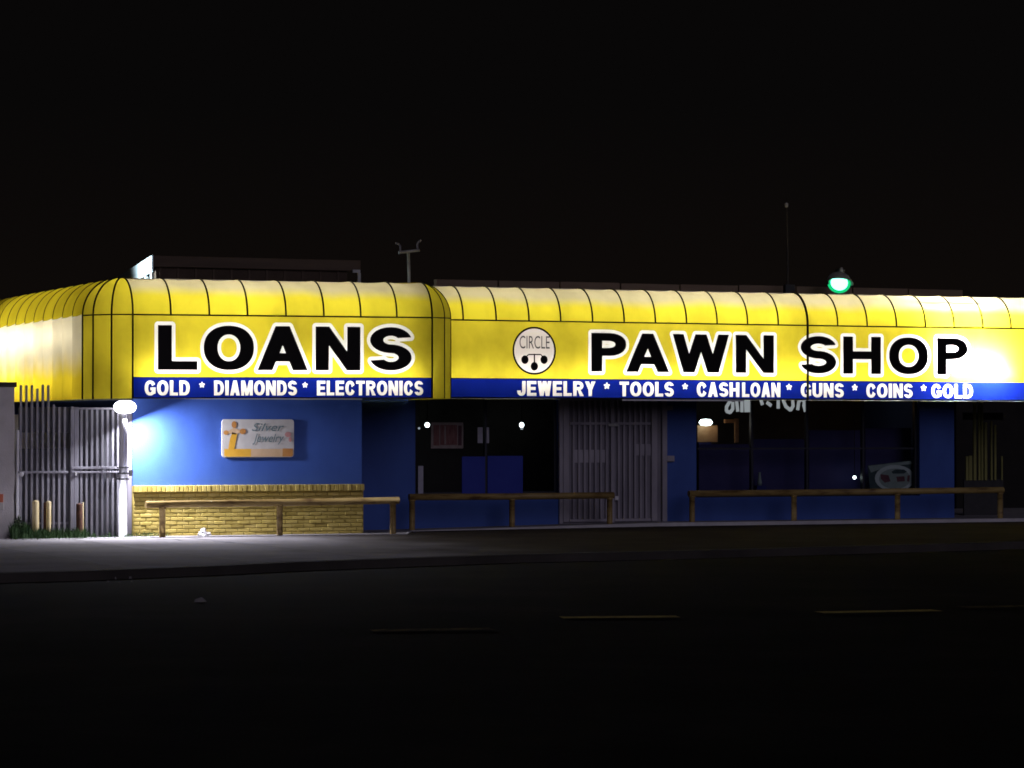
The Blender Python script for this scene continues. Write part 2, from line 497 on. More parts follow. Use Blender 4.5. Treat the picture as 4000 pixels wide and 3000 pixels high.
# apron between kerb and shop
def kerb_t(s):
    for a, b in zip(kerb, kerb[1:]):
        if a.x <= s <= b.x:
            return a.y + (b.y - a.y) * (s - a.x) / (b.x - a.x)
    return kerb[-1].y if s > kerb[-1].x else kerb[0].y
S_J = S(1740, T_AL)                            # where the front steps back
def edge_t(s):
    return 47.62 if s < S_J - 0.6 else (48.95 if s > S_J else 47.62 + (s - S_J + 0.6) / 0.6 * 1.33)
ss = sorted(set([kerb[0].x, kerb[-1].x, S_STEP0, S_STEP1, S_J - 0.6, S_J] + [k.x for k in kerb] + list(np.arange(-2, 40, 1.5))))
m = MB()
for a, b in zip(ss, ss[1:]):
    r0, r1 = [], []
    for s, row in ((a, r0), (b, r1)):
        t0, t1 = kerb_t(s) + 0.18, edge_t(s) + 0.02
        for i in range(7):
            k = i / 6
            zz = -0.097 + (zap(s) + 0.097) * (k ** 1.3) + 0.02 * math.sin(s * 1.3 + i) * k * (1 - k)
            row.append((s, t0 + (t1 - t0) * k, zz))
    for i in range(6):
        m.add([r0[i], r1[i], r1[i + 1], r0[i + 1]], [(0, 1, 2, 3)])
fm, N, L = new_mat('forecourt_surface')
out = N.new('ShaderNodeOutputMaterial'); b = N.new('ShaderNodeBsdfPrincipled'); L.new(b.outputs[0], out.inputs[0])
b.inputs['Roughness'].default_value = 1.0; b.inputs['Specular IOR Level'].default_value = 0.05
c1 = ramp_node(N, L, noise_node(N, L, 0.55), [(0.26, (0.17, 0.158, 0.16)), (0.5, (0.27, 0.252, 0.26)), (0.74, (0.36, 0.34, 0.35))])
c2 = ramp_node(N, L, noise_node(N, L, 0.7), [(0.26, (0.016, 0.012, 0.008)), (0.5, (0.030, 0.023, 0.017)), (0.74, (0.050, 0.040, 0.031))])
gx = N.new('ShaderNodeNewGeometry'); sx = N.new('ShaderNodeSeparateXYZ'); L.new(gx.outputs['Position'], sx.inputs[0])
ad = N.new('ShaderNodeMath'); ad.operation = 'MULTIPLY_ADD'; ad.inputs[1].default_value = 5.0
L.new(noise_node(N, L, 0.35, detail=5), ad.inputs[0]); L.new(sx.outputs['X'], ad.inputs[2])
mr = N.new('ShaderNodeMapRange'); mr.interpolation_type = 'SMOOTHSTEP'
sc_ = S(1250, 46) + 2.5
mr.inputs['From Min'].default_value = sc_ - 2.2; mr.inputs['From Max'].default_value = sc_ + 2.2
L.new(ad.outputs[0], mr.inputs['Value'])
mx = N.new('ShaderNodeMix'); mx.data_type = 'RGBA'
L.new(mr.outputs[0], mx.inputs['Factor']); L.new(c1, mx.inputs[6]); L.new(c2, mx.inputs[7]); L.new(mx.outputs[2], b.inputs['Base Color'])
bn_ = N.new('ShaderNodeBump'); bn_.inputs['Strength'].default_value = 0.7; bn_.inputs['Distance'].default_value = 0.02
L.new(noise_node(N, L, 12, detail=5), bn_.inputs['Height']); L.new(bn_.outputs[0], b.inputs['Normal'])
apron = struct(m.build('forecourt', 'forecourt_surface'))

# joints and a wandering crack in the concrete
def apron_z(s_, t_):
    t0, t1 = kerb_t(s_) + 0.18, edge_t(s_) + 0.02
    k = min(1, max(0, (t_ - t0) / (t1 - t0)))
    return -0.097 + (zap(s_) + 0.097) * (k ** 1.3) + 0.012
for s_ in (S(-60, 45), S(420, 45), S(905, 45), S(1390, 45)):
    m = MB(); vs = []
    ta, tb2 = kerb_t(s_) + .3, 47.6
    for i in range(11):
        t_ = ta + (tb2 - ta) * i / 10
        vs += [(s_ - .012, t_, apron_z(s_, t_)), (s_ + .012, t_, apron_z(s_, t_))]
    m.add(vs, [(2 * i, 2 * i + 1, 2 * i + 3, 2 * i + 2) for i in range(10)])
    m.build('expansion_joint', 'dark_cap', apron)
m = MB(); vs = []
p_ = Vector((S(640, 46.5), 46.9, 0))
for i in range(16):
    w_ = random.uniform(.008, .022)
    vs += [(p_.x - w_, p_.y, apron_z(p_.x, p_.y)), (p_.x + w_, p_.y + .02, apron_z(p_.x, p_.y))]
    p_ += Vector((random.uniform(-.05, .32), -random.uniform(.2, .6), 0))
m.add(vs, [(2 * i, 2 * i + 1, 2 * i + 3, 2 * i + 2) for i in range(15)])
m.build('crack', 'dark_cap', apron)

# broken patch of kerb and loose fragments
for k in range(26):
    x = random.uniform(360, 540); y = random.uniform(2226, 2290)
    p = G(x, y, Z_ROAD - .05)
    m = MB()
    r = random.uniform(0.01, 0.03)
    vs = [(p.x + r * random.uniform(.7, 1.3) * math.cos(a), p.y + r * random.uniform(.7, 1.3) * math.sin(a), Z_ROAD - 0.065) for a in np.linspace(0, 2 * math.pi, 6)[:-1]]
    vs2 = [(p.x + (v[0] - p.x) * .6, p.y + (v[1] - p.y) * .6, Z_ROAD - 0.045 + r * random.uniform(.4, .9)) for v in vs]
    m.add(vs + vs2, [(5, 6, 7, 8, 9)] + [(i, (i + 1) % 5, (i + 1) % 5 + 5, i + 5) for i in range(5)])
    if k == 0: frag = MB()
    frag.add(m.v, m.f)
fo = frag.build('rubble', 'pebble'); fo['kind'] = 'stuff'; fo['label'] = 'loose bits of broken concrete by the kerb'

# pavement slab under the awnings
m = MB(); me_ = MB()
ss2 = sorted(set([kerb[0].x, S_STEP0, S_STEP1, S_J - 0.6, S_J, 45] + list(np.arange(0, 40, 2.0))))
for a, b in zip(ss2, ss2[1:]):
    m.add([(a, edge_t(a), zg(a)), (b, edge_t(b), zg(b)), (b, 75, zg(b)), (a, 75, zg(a))], [(0, 1, 2, 3)])
    me_.add([(a, edge_t(a) - 0.004, zg(a) - 0.15), (b, edge_t(b) - 0.004, zg(b) - 0.15), (b, edge_t(b) - 0.004, zg(b) + 0.004), (a, edge_t(a) - 0.004, zg(a) + 0.004),
             (b, edge_t(b) + 0.10, zg(b) + 0.004), (a, edge_t(a) + 0.10, zg(a) + 0.004)], [(0, 1, 2, 3), (3, 2, 4, 5)])
pav = struct(m.build('pavement', 'concrete'))
me_.build('pavement_nosing', 'concrete_edge', pav)

# ------------------------------------------------------------------ the shop building
sW0 = S(518, T_WL)                             # left corner of the front wall
sW1 = S(1413, T_WL)                            # right corner of the left block
sR0 = S(1420, T_WR) - 1.0
sR1 = S(3727, T_WR)
bld = thing('shop_building', 'single-storey blue painted shop under the yellow backlit awnings', 'shop', ((sW0 + sR1) / 2, 52, zg(sW0)))
ZT = 4.05
def wall_box(name, x0, x1, y0, y1, z0, z1, mat='blue_paint', par=bld):
    return MB().box(x0, x1, y0, y1, z0, z1).build(name, mat, par)
wall_box('front_wall', sW0, sW1, T_WL, T_WL + 0.25, -0.3, ZT)
wall_box('side_wall', sW0 + 0.001, sW0 + 0.25, T_WL + 0.25, 62, -0.3, ZT)
wall_box('side_wall', sW1 - 0.25, sW1 - 0.002, T_WL + 0.25, T_WR + 0.25, -0.3, ZT)
# window and door openings in the right wall (pixel columns at the wall plane)
w1 = (S(1622, T_WR), S(2183, T_WR)); dr = (S(2187, T_WR), S(2606, T_WR)); w2 = (S(2720, T_WR), S(3592, T_WR))
z_head = Z(2400, 1548, T_WR)
z_s1, z_s2 = Z(1900, 1933, T_WR), Z(3150, 1940, T_WR)
wall_box('front_wall', sR0, w1[0], T_WR, T_WR + 0.22, -0.3, ZT)
wall_box('front_wall', w1[0], w1[1], T_WR, T_WR + 0.22, -0.3, z_s1)
wall_box('front_wall', dr[1], w2[0], T_WR, T_WR + 0.22, -0.3, ZT)
wall_box('front_wall', w2[0], w2[1], T_WR, T_WR + 0.22, -0.3, z_s2)
wall_box('front_wall', w2[1], sR1, T_WR, T_WR + 0.22, -0.3, ZT)
wall_box('lintel', w1[0], dr[1], T_WR + 0.002, T_WR + 0.22, z_head, ZT)
wall_box('lintel', w2[0], w2[1], T_WR + 0.002, T_WR + 0.22, z_head, ZT)
wall_box('door_jamb', w1[1], dr[0], T_WR, T_WR + 0.22, -0.3, z_head)
wall_box('side_wall', sR1 - 0.24, sR1 - 0.002, T_WR + 0.22, 62, -0.3, ZT)
wall_box('rear_wall', sW0, sR1, 62, 62.2, -0.3, ZT, 'interior_wall')
MB().box(sW0, sW1, T_WL + 0.3, 62, ZT, ZT + 0.06).build('roof_deck', 'roof_felt', bld)
MB().box(sW1 + .002, sR1, T_WR + 0.12, 62, ZT, ZT + 0.06).build('roof_deck', 'roof_felt', bld)
# room inside
MB().box(sR0 + .3, sR1 - .3, T_WR + 0.25, 61, -0.02, 0.02).build('floor', 'interior_floor', bld)
MB().box(dr[1] - .12, dr[1] + .02, T_WR + 0.25, 53.0, 0.02, 2.9).build('partition', 'interior_wall', bld)  # divider added to keep the interior glow out of the first window
MB().box(sR0 + .3, sR1 - .3, T_WR + 0.25, 61, 2.9, 2.95).build('ceiling', 'interior_wall', bld)
MB().box(sR0 + .3, sR1 - .3, 53.0, 53.1, 0.02, 2.9).build('partition', 'interior_wall', bld)
# roof fascia seen above the right awning
tF = 51.4
f0, f1 = S(1700, tF), S(3762, tF)
zt = Z(2700, 1111, tF)
n = 9
for i in range(n):
    a, b = f0 + (f1 - f0) * i / n, f0 + (f1 - f0) * (i + 1) / n
    MB().box(a + 0.012, b - 0.012, tF - 0.02, tF + 0.1, ZT + 0.06, zt + random.uniform(-.012, .008), 0.008).build('roof_fascia', 'fascia_brown', bld)

# painted brick base: mortar backing, then each brick
zb0 = zg(sW0) - 0.02
zcap1 = Z(960, 1893, T_WL); zcap0 = Z(960, 1919, T_WL)
wains = MB().box(sW0 - 0.01, sW1 + 0.012, T_WL - 0.055, T_WL - 0.003, zb0 - .1, zcap1 - 0.012).build('brick_base', 'mortar', bld)
wo = ORG[wains.name]
def brick_mesh(wd, ht, dp):
    me = MB().box(-wd / 2, wd / 2, -dp, 0.012, -ht / 2, ht / 2, 0.006).mesh('brick')
    me.materials.append(MATS['yellow_brick'])
    return me
ncourse = 11
ch = (zcap0 - 0.022 - zb0) / ncourse
bl = 0.212
full = brick_mesh(bl - 0.012, ch - 0.014, 0.016); half = brick_mesh(bl / 2 - 0.012, ch - 0.014, 0.016)
def put(me, x, y, z, name, par, rot=0):
    o = bpy.data.objects.new(name, me)
    COL.objects.link(o); o.parent = par
    o.location = Vector((x, y, z)) - wo
    o.rotation_euler = (0, rot, 0)
    return o
for c in range(ncourse):
    z = zb0 + ch * (c + 0.5)
    x = sW0
    if c % 2:
        put(half, x + bl / 4, T_WL - 0.055, z, 'brick', wains); x += bl / 2
    while x + bl <= sW1 + 0.01:
        put(full, x + bl / 2 - 0.0, T_WL - 0.055 + random.uniform(-0.004, 0.004), z + random.uniform(-.0015, .0015), 'brick', wains, random.uniform(-.004, .004))
        x += bl
    if sW1 + 0.01 - x > 0.07:
        r = sW1 + 0.01 - x
        put(brick_mesh(r - 0.012, ch - 0.014, 0.016), x + r / 2, T_WL - 0.055, z, 'brick', wains)
rl = 0.078
rowl = brick_mesh(rl - 0.010, zcap1 - zcap0 - 0.006, 0.085)
x = sW0 - 0.01
while x + rl <= sW1 + 0.02:
    put(rowl, x + rl / 2, T_WL - 0.055 + random.uniform(-0.004, 0.004), (zcap1 + zcap0) / 2, 'brick', wains)
    x += rl

# windows
def window(name_lbl, x0, x1, z0, z1, mull, transoms, t):
    fr = MB()
    fw = 0.05
    for a, b, c, d_ in ((x0, x1, z0, z0 + fw), (x0, x1, z1 - fw, z1), (x0, x0 + fw, z0 + fw, z1 - fw), (x1 - fw, x1, z0 + fw, z1 - fw)):
        fr.box(a, b, t, t + 0.08, c, d_)
    wn = fr.build('window', 'window_frame', bld)
    xs = [x0 + fw] + mull + [x1 - fw]
    for mx in mull:
        MB().box(mx - 0.022, mx + 0.022, t - 0.004, t + 0.078, z0 + fw, z1 - fw).build('mullion', 'window_frame', wn)
    for tz in transoms:
        for a, b in zip(xs, xs[1:]):
            MB().box(a + .022, b - .022, t + 0.001, t + 0.074, tz - 0.018, tz + 0.018).build('transom_bar', 'window_frame', wn)
    zs = [z0 + fw] + transoms + [z1 - fw]
    for a, b in zip(xs, xs[1:]):
        for c, d_ in zip(zs, zs[1:]):
            MB().add([(a, t + .04, c), (b, t + .04, c), (b, t + .04, d_), (a, t + .04, d_)], [(0, 1, 2, 3)]).build('pane', 'pane_glass', wn)
    return wn
tw = T_WR + 0.10
win1 = window('', w1[0], w1[1], z_s1, z_head, [S(1898, tw)], [], tw)
win2 = window('', w2[0], w2[1], z_s2, z_head, [S(2938, tw), S(3153, tw), S(3372, tw)], [Z(3150, 1752, tw)], tw)
# blue board closing the lower middle of the first window
bx0, bx1 = S(1803, tw), S(2040, tw); bz = Z(1920, 1783, tw); bm_ = S(1898, tw)
MB().box(bx0, bm_ - .024, tw - 0.025, tw - 0.006, z_s1 + .02, bz).build('board', 'blue_board', win1)
MB().box(bm_ + .024, bx1, tw - 0.025, tw - 0.006, z_s1 + .02, bz + .01).build('board', 'blue_board', win1)
MB().box(S(1622, tw) + .05, S(1652, tw), tw - 0.02, tw - 0.006, z_s1 + .03, Z(1640, 1820, tw)).build('grey_panel', 'paper_grey', win1)
# brush lettering on the second window, with an added glow, its upper half behind the awning
strokes = [
    [(2858, 1556), (2838, 1590), (2838, 1606), (2852, 1611), (2862, 1598), (2862, 1572)],
    [(2876, 1556), (2882, 1606)],
    [(2898, 1556), (2898, 1608)], [(2912, 1556), (2914, 1608)], [(2924, 1556), (2924, 1608)],
    [(2972, 1560), (2978, 1580)],
    [(2996, 1572), (3012, 1584)],
    [(3040, 1560), (3040, 1594)],
    [(3058, 1560), (3070, 1588), (3088, 1602), (3098, 1586), (3096, 1560)],
    [(3116, 1600), (3120, 1570), (3130, 1558), (3142, 1568), (3140, 1584), (3146, 1606)]]
ts = tw + 0.03
for st in strokes:
    m = MB()
    pp = [P(x, y, ts) for x, y in st]
    lw = 0.034
    for a, b in zip(pp, pp[1:]):
        dv = (b - a).normalized(); nv = Vector((-dv.z, 0, dv.x)) * lw
        m.add([a + nv - dv * .01, a - nv - dv * .01, b - nv + dv * .01, b + nv + dv * .01], [(0, 1, 2, 3)])
    for i, v in enumerate(m.v):
        m.v[i] = (v[0], ts - 0.0006 * (i // 4), v[2])
    m.build('brush_letter', 'letter_glow', win2)

# security gate over the door
zd0 = zg(dr[0]) + 0.005
td = T_WR - 0.02
gm = MB()
gx0, gx1 = dr
gate = MB().box(gx0 + .02, gx1 - .02, T_WR + 0.012, T_WR + 0.06, zd0, z_head).build('door', 'gate_sheet', bld)
def gbar(px0, px1, z0, z1, name, y0=td - 0.03, y1=td + 0.03, mat='gate_paint'):
    return MB().box(S(px0, td), S(px1, td), y0, y1, z0, z1, 0.006).build(name, mat, gate)
zg1 = z_head - 0.01
gbar(2183, 2197, zd0, zg1, 'gate_post'); gbar(2585, 2604, zd0, zg1, 'gate_post')
gbar(2384, 2398, zd0, zg1, 'gate_post')
gbar(2199, 2222, zd0 + .03, zg1 - .02, 'gate_stile', td - 0.02, td + .02)
gbar(2544, 2566, zd0 + .03, zg1 - .02, 'gate_stile', td - 0.02, td + .02)
x = 2236
while x < 2376:
    gbar(x, x + 8, zd0 + .08, zg1 - .05, 'gate_bar', td - .012, td + .012); x += 21.5
x = 2412
while x < 2540:
    gbar(x, x + 8, zd0 + .08, zg1 - .05, 'gate_bar', td - .012, td + .012); x += 21.5
for z in (zd0 + 0.03, Z(2400, 1660, td), zg1 - 0.07):
    gbar(2224, 2382, z, z + .05, 'gate_rail', td - .016, td + .016); gbar(2400, 2542, z, z + .05, 'gate_rail', td - .016, td + .016)
za = Z(2300, 1808, td); zc = Z(2300, 1757, td)
gbar(2240, 2375, za, zc, 'lock_sheet', td + .018, td + .026)
gbar(2480, 2545, Z(2500, 1780, td), Z(2500, 1735, td), 'lock_sheet', td + .018, td + .026)
gbar(2604, 2632, Z(2610, 1803, td), Z(2610, 1780, td), 'hinge_plate', td - .035, td + .015)
gbar(2604, 2626, Z(2610, 1602, td), Z(2610, 1584, td), 'hinge_plate', td - .03, td + .015)
gbar(2372, 2412, Z(2400, 1666, td), Z(2400, 1654, td), 'glint_bar', td - .05, td - .032, 'galvanised')  # this pale piece and the next stand in for lamp glints
gbar(2398, 2412, Z(2400, 1954, td), Z(2400, 1938, td), 'glint_plate', td - .05, td - .032, 'plastic_white')

# ------------------------------------------------------------------ glyphs (drawn as signed fields, traced to outlines)
def f_box(X, Y, x0, x1, y0, y1):
    return np.maximum(np.maximum(x0 - X, X - x1), np.maximum(y0 - Y, Y - y1))
def f_poly(X, Y, pts):
    pts = np.array(pts, float)
    ar = 0.5 * np.sum(pts[:, 0] * np.roll(pts[:, 1], -1) - np.roll(pts[:, 0], -1) * pts[:, 1])
    if ar < 0: pts = pts[::-1]
    r = np.full(X.shape, -1e9)
    for (ax, ay), (bx, by) in zip(pts, np.roll(pts, -1, 0)):
        l = math.hypot(bx - ax, by - ay)
        r = np.maximum(r, ((X - ax) * (by - ay) - (Y - ay) * (bx - ax)) / l)
    return r
def f_ell(X, Y, cx, cy_, rx, ry, p=2.2):
    q = (np.abs((X - cx) / rx) ** p + np.abs((Y - cy_) / ry) ** p) ** (1 / p)
    return (q - 1) * min(rx, ry)
def f_dee(X, Y, x0, x1, y0, y1, k=0.45, p=2.2):
    xc = x0 + (x1 - x0) * k
    ry = (y1 - y0) / 2
    e = f_ell(X, Y, xc, (y0 + y1) / 2, x1 - xc, ry, p)
    b = f_box(X, Y, x0, xc, y0, y1)
    return np.minimum(np.where(X >= xc, e, 1e9), b) if True else None
def f_stroke(X, Y, path, hw):
    r = np.full(X.shape, 1e9)
    for (ax, ay), (bx, by) in zip(path, path[1:]):
        dx, dy = bx - ax, by - ay
        t = np.clip(((X - ax) * dx + (Y - ay) * dy) / (dx * dx + dy * dy), 0, 1)
        r = np.minimum(r, np.hypot(X - ax - t * dx, Y - ay - t * dy))
    return r - hw
mn, mxm = np.minimum, np.maximum
def glyph(c, X, Y, W, H, a, b):
    if c == 'L': return mn(f_box(X, Y, 0, a, 0, H), f_box(X, Y, 0, W, 0, b))
    if c == 'I': return f_box(X, Y, 0, W, 0, H)
    if c == 'O': return mxm(f_ell(X, Y, W / 2, H / 2, W / 2, H / 2), -f_ell(X, Y, W / 2, H / 2, W / 2 - a, H / 2 - b, 2.1))
    if c in 'CG':
        r = mxm(f_ell(X, Y, W / 2, H / 2, W / 2, H / 2), -f_ell(X, Y, W / 2, H / 2, W / 2 - a, H / 2 - b, 2.1))
        if c == 'C': return mxm(r, -f_poly(X, Y, [(W * .56, H * .5), (W * 1.2, H * .86), (W * 1.2, H * .14)]))
        r = mxm(r, -f_poly(X, Y, [(W * .5, H * .55), (W * 1.2, H * .86), (W * 1.2, H * .53)]))
        return mn(r, mn(f_box(X, Y, W * .52, W * .98, H * .53 - b * .9, H * .53), f_box(X, Y, W * .98 - a * .9, W * .98, H * .12, H * .53)))
    if c == 'A':
        q = a * 0.52 * 1.0
        out = f_poly(X, Y, [(0, 0), (W / 2 - q, H), (W / 2 + q, H), (W, 0)])
        leg = a * 1.10
        z = b * 1.0
        cut1 = f_poly(X, Y, [(leg, -H), (leg, 0), (leg + (W / 2 - q) * (z * 1.0) / H, z), (W - leg - (W / 2 - q) * (z * 1.0) / H, z), (W - leg, 0), (W - leg, -H)])
        s = (W / 2 - q) / H
        zb_ = z + b * .95
        tri = f_poly(X, Y, [(leg + s * zb_ + .0, zb_), (W / 2, min(H * .80, (W / 2 - leg) / s)), (W - leg - s * zb_, zb_)])
        return mxm(mxm(out, -cut1), -tri)
    if c == 'N':
        k = a * 1.25
        return mn(mn(f_box(X, Y, 0, a, 0, H), f_box(X, Y, W - a, W, 0, H)), f_poly(X, Y, [(0, H), (k * .82, H), (W, 0), (W - k * .82, 0)]))
    if c == 'M':
        k = a * 1.15
        d1 = f_poly(X, Y, [(0, H), (k, H), (W / 2 + k * .36, 0), (W / 2 - k * .36, 0)])
        d2 = f_poly(X, Y, [(W, H), (W - k, H), (W / 2 - k * .36, 0), (W / 2 + k * .36, 0)])
        return mn(mn(f_box(X, Y, 0, a * .92, 0, H), f_box(X, Y, W - a * .92, W, 0, H)), mn(d1, d2))
    if c == 'W':
        k = a * 1.02
        x1, x2 = W * .285, W * .715
        q = k * .52
        s1 = f_poly(X, Y, [(0, H), (k, H), (x1 + q, 0), (x1 - q, 0)])
        s2 = f_poly(X, Y, [(W / 2 - q, H), (W / 2 + q, H), (x1 + q, 0), (x1 - q, 0)])
        s3 = f_poly(X, Y, [(W / 2 - q, H), (W / 2 + q, H), (x2 + q, 0), (x2 - q, 0)])
        s4 = f_poly(X, Y, [(W, H), (W - k, H), (x2 - q, 0), (x2 + q, 0)])
        return mn(mn(s1, s2), mn(s3, s4))
    if c == 'H': return mn(mn(f_box(X, Y, 0, a, 0, H), f_box(X, Y, W - a, W, 0, H)), f_box(X, Y, 0, W, H / 2 - b * .52, H / 2 + b * .52))
    if c in 'PR':
        yb = H * .41
        ring = mxm(f_dee(X, Y, 0, W * (1 if c == 'P' else .97), yb, H, .5), -f_dee(X, Y, a, W - a, yb + b, H - b, .45))
        r = mn(f_box(X, Y, 0, a, 0, H), ring)
        if c == 'R': r = mn(r, f_poly(X, Y, [(W * .38, yb + b * .6), (W * .62, yb + b * .6), (W * 1.02, 0), (W * 1.02 - a * 1.2, 0)]))
        return r
    if c == 'D': return mxm(f_dee(X, Y, 0, W, 0, H, .42), -f_dee(X, Y, a, W - a, b, H - b, .34))
    if c == 'E': return mn(mn(f_box(X, Y, 0, a, 0, H), f_box(X, Y, 0, W, 0, b)), mn(f_box(X, Y, 0, W, H - b, H), f_box(X, Y, 0, W * .92, H / 2 - b / 2, H / 2 + b / 2)))
    if c == 'T': return mn(f_box(X, Y, W / 2 - a / 2, W / 2 + a / 2, 0, H), f_box(X, Y, 0, W, H - b, H))
    if c == 'Y': return mn(f_box(X, Y, W / 2 - a / 2, W / 2 + a / 2, 0, H * .5), mn(f_poly(X, Y, [(0, H), (a * 1.15, H), (W / 2 + a / 2, H * .42), (W / 2 - a / 2, H * .42)]), f_poly(X, Y, [(W, H), (W - a * 1.15, H), (W / 2 - a / 2, H * .42), (W / 2 + a / 2, H * .42)])))
    if c in 'UJ':
        yc = H * .36
        u = mxm(mxm(f_ell(X, Y, W / 2, yc, W / 2, yc), -f_ell(X, Y, W / 2, yc, W / 2 - a, yc - b)), Y - yc)
        r = mn(u, f_box(X, Y, W - a, W, yc - 1e-3, H))
        if c == 'U': return mn(r, f_box(X, Y, 0, a, yc - 1e-3, H))
        return r
    if c == 'S':
        k = b / a
        Xs, Ws = X * k, W * k
        hw = b / 2
        rx, ry = (Ws - b) / 2, (H - b) / 4
        cx = Ws / 2
        pth = []
        for t in np.linspace(18, 270, 40):
            pth.append((cx + rx * math.cos(R(t)), H - hw - ry + ry * math.sin(R(t))))
        for t in np.linspace(90, -162, 40):
            pth.append((cx + rx * math.cos(R(t)), hw + ry + ry * math.sin(R(t))))
        r = f_stroke(Xs, Y, pth, hw)
        # square the terminals
        r = mxm(r, -f_poly(Xs, Y, [(cx + rx * .1, H - hw - ry * .80), (Ws * 1.3, H - hw - ry * .58), (Ws * 1.3, H / 2 + hw * 1.3), (cx + rx * .1, H / 2 + hw * 1.02)]))
        r = mxm(r, -f_poly(Xs, Y, [(cx - rx * .1, hw + ry * .80), (-Ws * .3, hw + ry * .58), (-Ws * .3, H / 2 - hw * 1.3), (cx - rx * .1, H / 2 - hw * 1.02)]))
        return r
    if c == '*':
        th = np.arctan2(Y - H / 2, X - W / 2)
        return np.hypot(X - W / 2, Y - H / 2) - (W / 2) * (0.80 + 0.20 * np.cos(5 * (th - math.pi / 2)))
    raise KeyError(c)

def contours(Fld, xs, ys):
    """marching squares: closed loops of the zero level"""
    ny, nx = Fld.shape
    Fld = np.where(np.abs(Fld) < 1e-7, 1e-7, Fld)
    seg = {}
    def pt(i0, j0, i1, j1):
        a, b = Fld[j0, i0], Fld[j1, i1]
        t = a / (a - b)
        return (xs[i0] + t * (xs[i1] - xs[i0]), ys[j0] + t * (ys[j1] - ys[j0]))
    ins = Fld < 0
    code = ins[:-1, :-1] * 1 + ins[:-1, 1:] * 2 + ins[1:, 1:] * 4 + ins[1:, :-1] * 8
    coords = {}
    table = {1: [(3, 0)], 2: [(0, 1)], 3: [(3, 1)], 4: [(1, 2)], 5: [(3, 0), (1, 2)], 6: [(0, 2)], 7: [(3, 2)], 8: [(2, 3)], 9: [(2, 0)], 10: [(0, 1), (2, 3)], 11: [(2, 1)], 12: [(1, 3)], 13: [(1, 0)], 14: [(0, 3)]}
    for j, i in zip(*np.nonzero((code > 0) & (code < 15))):
        def edge(e):
            if e == 0: key, q = ('h', i, j), (i, j, i + 1, j)
            elif e == 1: key, q = ('v', i + 1, j), (i + 1, j, i + 1, j + 1)
            elif e == 2: key, q = ('h', i, j + 1), (i, j + 1, i + 1, j + 1)
            else: key, q = ('v', i, j), (i, j, i, j + 1)
            if key not in coords: coords[key] = pt(*q)
            return key
        for a, b in table[int(code[j, i])]:
            seg[edge(a)] = edge(b)
    loops = []
    while seg:
        k0, k = seg.popitem()
        lp = [k0, k]
        while k in seg:
            k = seg.pop(k)
            lp.append(k)
        loops.append([coords[q] for q in lp[:-1]] if lp[0] == lp[-1] else [coords[q] for q in lp])
    return [simplify(l) for l in loops if len(l) > 5]

def simplify(loop, tol=0.0015):
    pts = np.array(loop)
    n = len(pts)
    def rdp(i, j):
        if j <= i + 1: return []
        a, b = pts[i], pts[j % n]
        d_ = b - a
        l = np.hypot(*d_)
        seg_ = pts[i + 1:j]
        dist = np.abs(d_[0] * (seg_[:, 1] - a[1]) - d_[1] * (seg_[:, 0] - a[0])) / l if l > 1e-9 else np.hypot(*(seg_ - a).T)
        k = int(np.argmax(dist))
        if dist[k] < tol: return []
        k += i + 1
        return rdp(i, k) + [k] + rdp(k, j)
    h = n // 2
    idx = [0] + rdp(0, h) + [h] + rdp(h, n)
    return [tuple(pts[k]) for k in idx]

def inside(pts, loops):
    pts = np.asarray(pts)
    r = np.zeros(len(pts), bool)
    for lp in loops:
        l = np.array(lp)
        for (ax, ay), (bx, by) in zip(l, np.roll(l, -1, 0)):
            if ay == by: continue
            c = ((ay > pts[:, 1]) != (by > pts[:, 1])) & (pts[:, 0] < (bx - ax) * (pts[:, 1] - ay) / (by - ay) + ax)
            r ^= c
    return r

def field_dist(X, Y, loops, ins):
    r = np.full(X.shape, 1e9)
    for lp in loops:
        for (ax, ay), (bx, by) in zip(lp, lp[1:] + lp[:1]):
            dx, dy = bx - ax, by - ay
            q = dx * dx + dy * dy
            if q < 1e-12: continue
            x0, x1 = min(ax, bx) - .16, max(ax, bx) + .16
            i0, i1 = np.searchsorted(X[0], (x0, x1))
            if i1 <= i0: continue
            Xs_, Ys_ = X[:, i0:i1], Y[:, i0:i1]
            t = np.clip(((Xs_ - ax) * dx + (Ys_ - ay) * dy) / q, 0, 1)
            r[:, i0:i1] = np.minimum(r[:, i0:i1], np.hypot(Xs_ - ax - t * dx, Ys_ - ay - t * dy))
    r = np.minimum(r, 0.2)
    return np.where(ins, -r, r)

def letter_loops(ch, x0, x1, z0, z1, a, b, res):
    W, H = x1 - x0, z1 - z0
    pad = 3
    nx, ny = int(W / res) + 2 * pad, int(H / res) + 2 * pad
    xs = np.linspace(-pad * res, W + pad * res, nx) + 1.7e-5
    ys = np.linspace(-pad * res, H + pad * res, ny) + 1.3e-5
    X, Y = np.meshgrid(xs, ys)
    return [[(x + x0, y + z0) for x, y in lp] for lp in contours(glyph(ch, X, Y, W, H, a, b), xs, ys)]

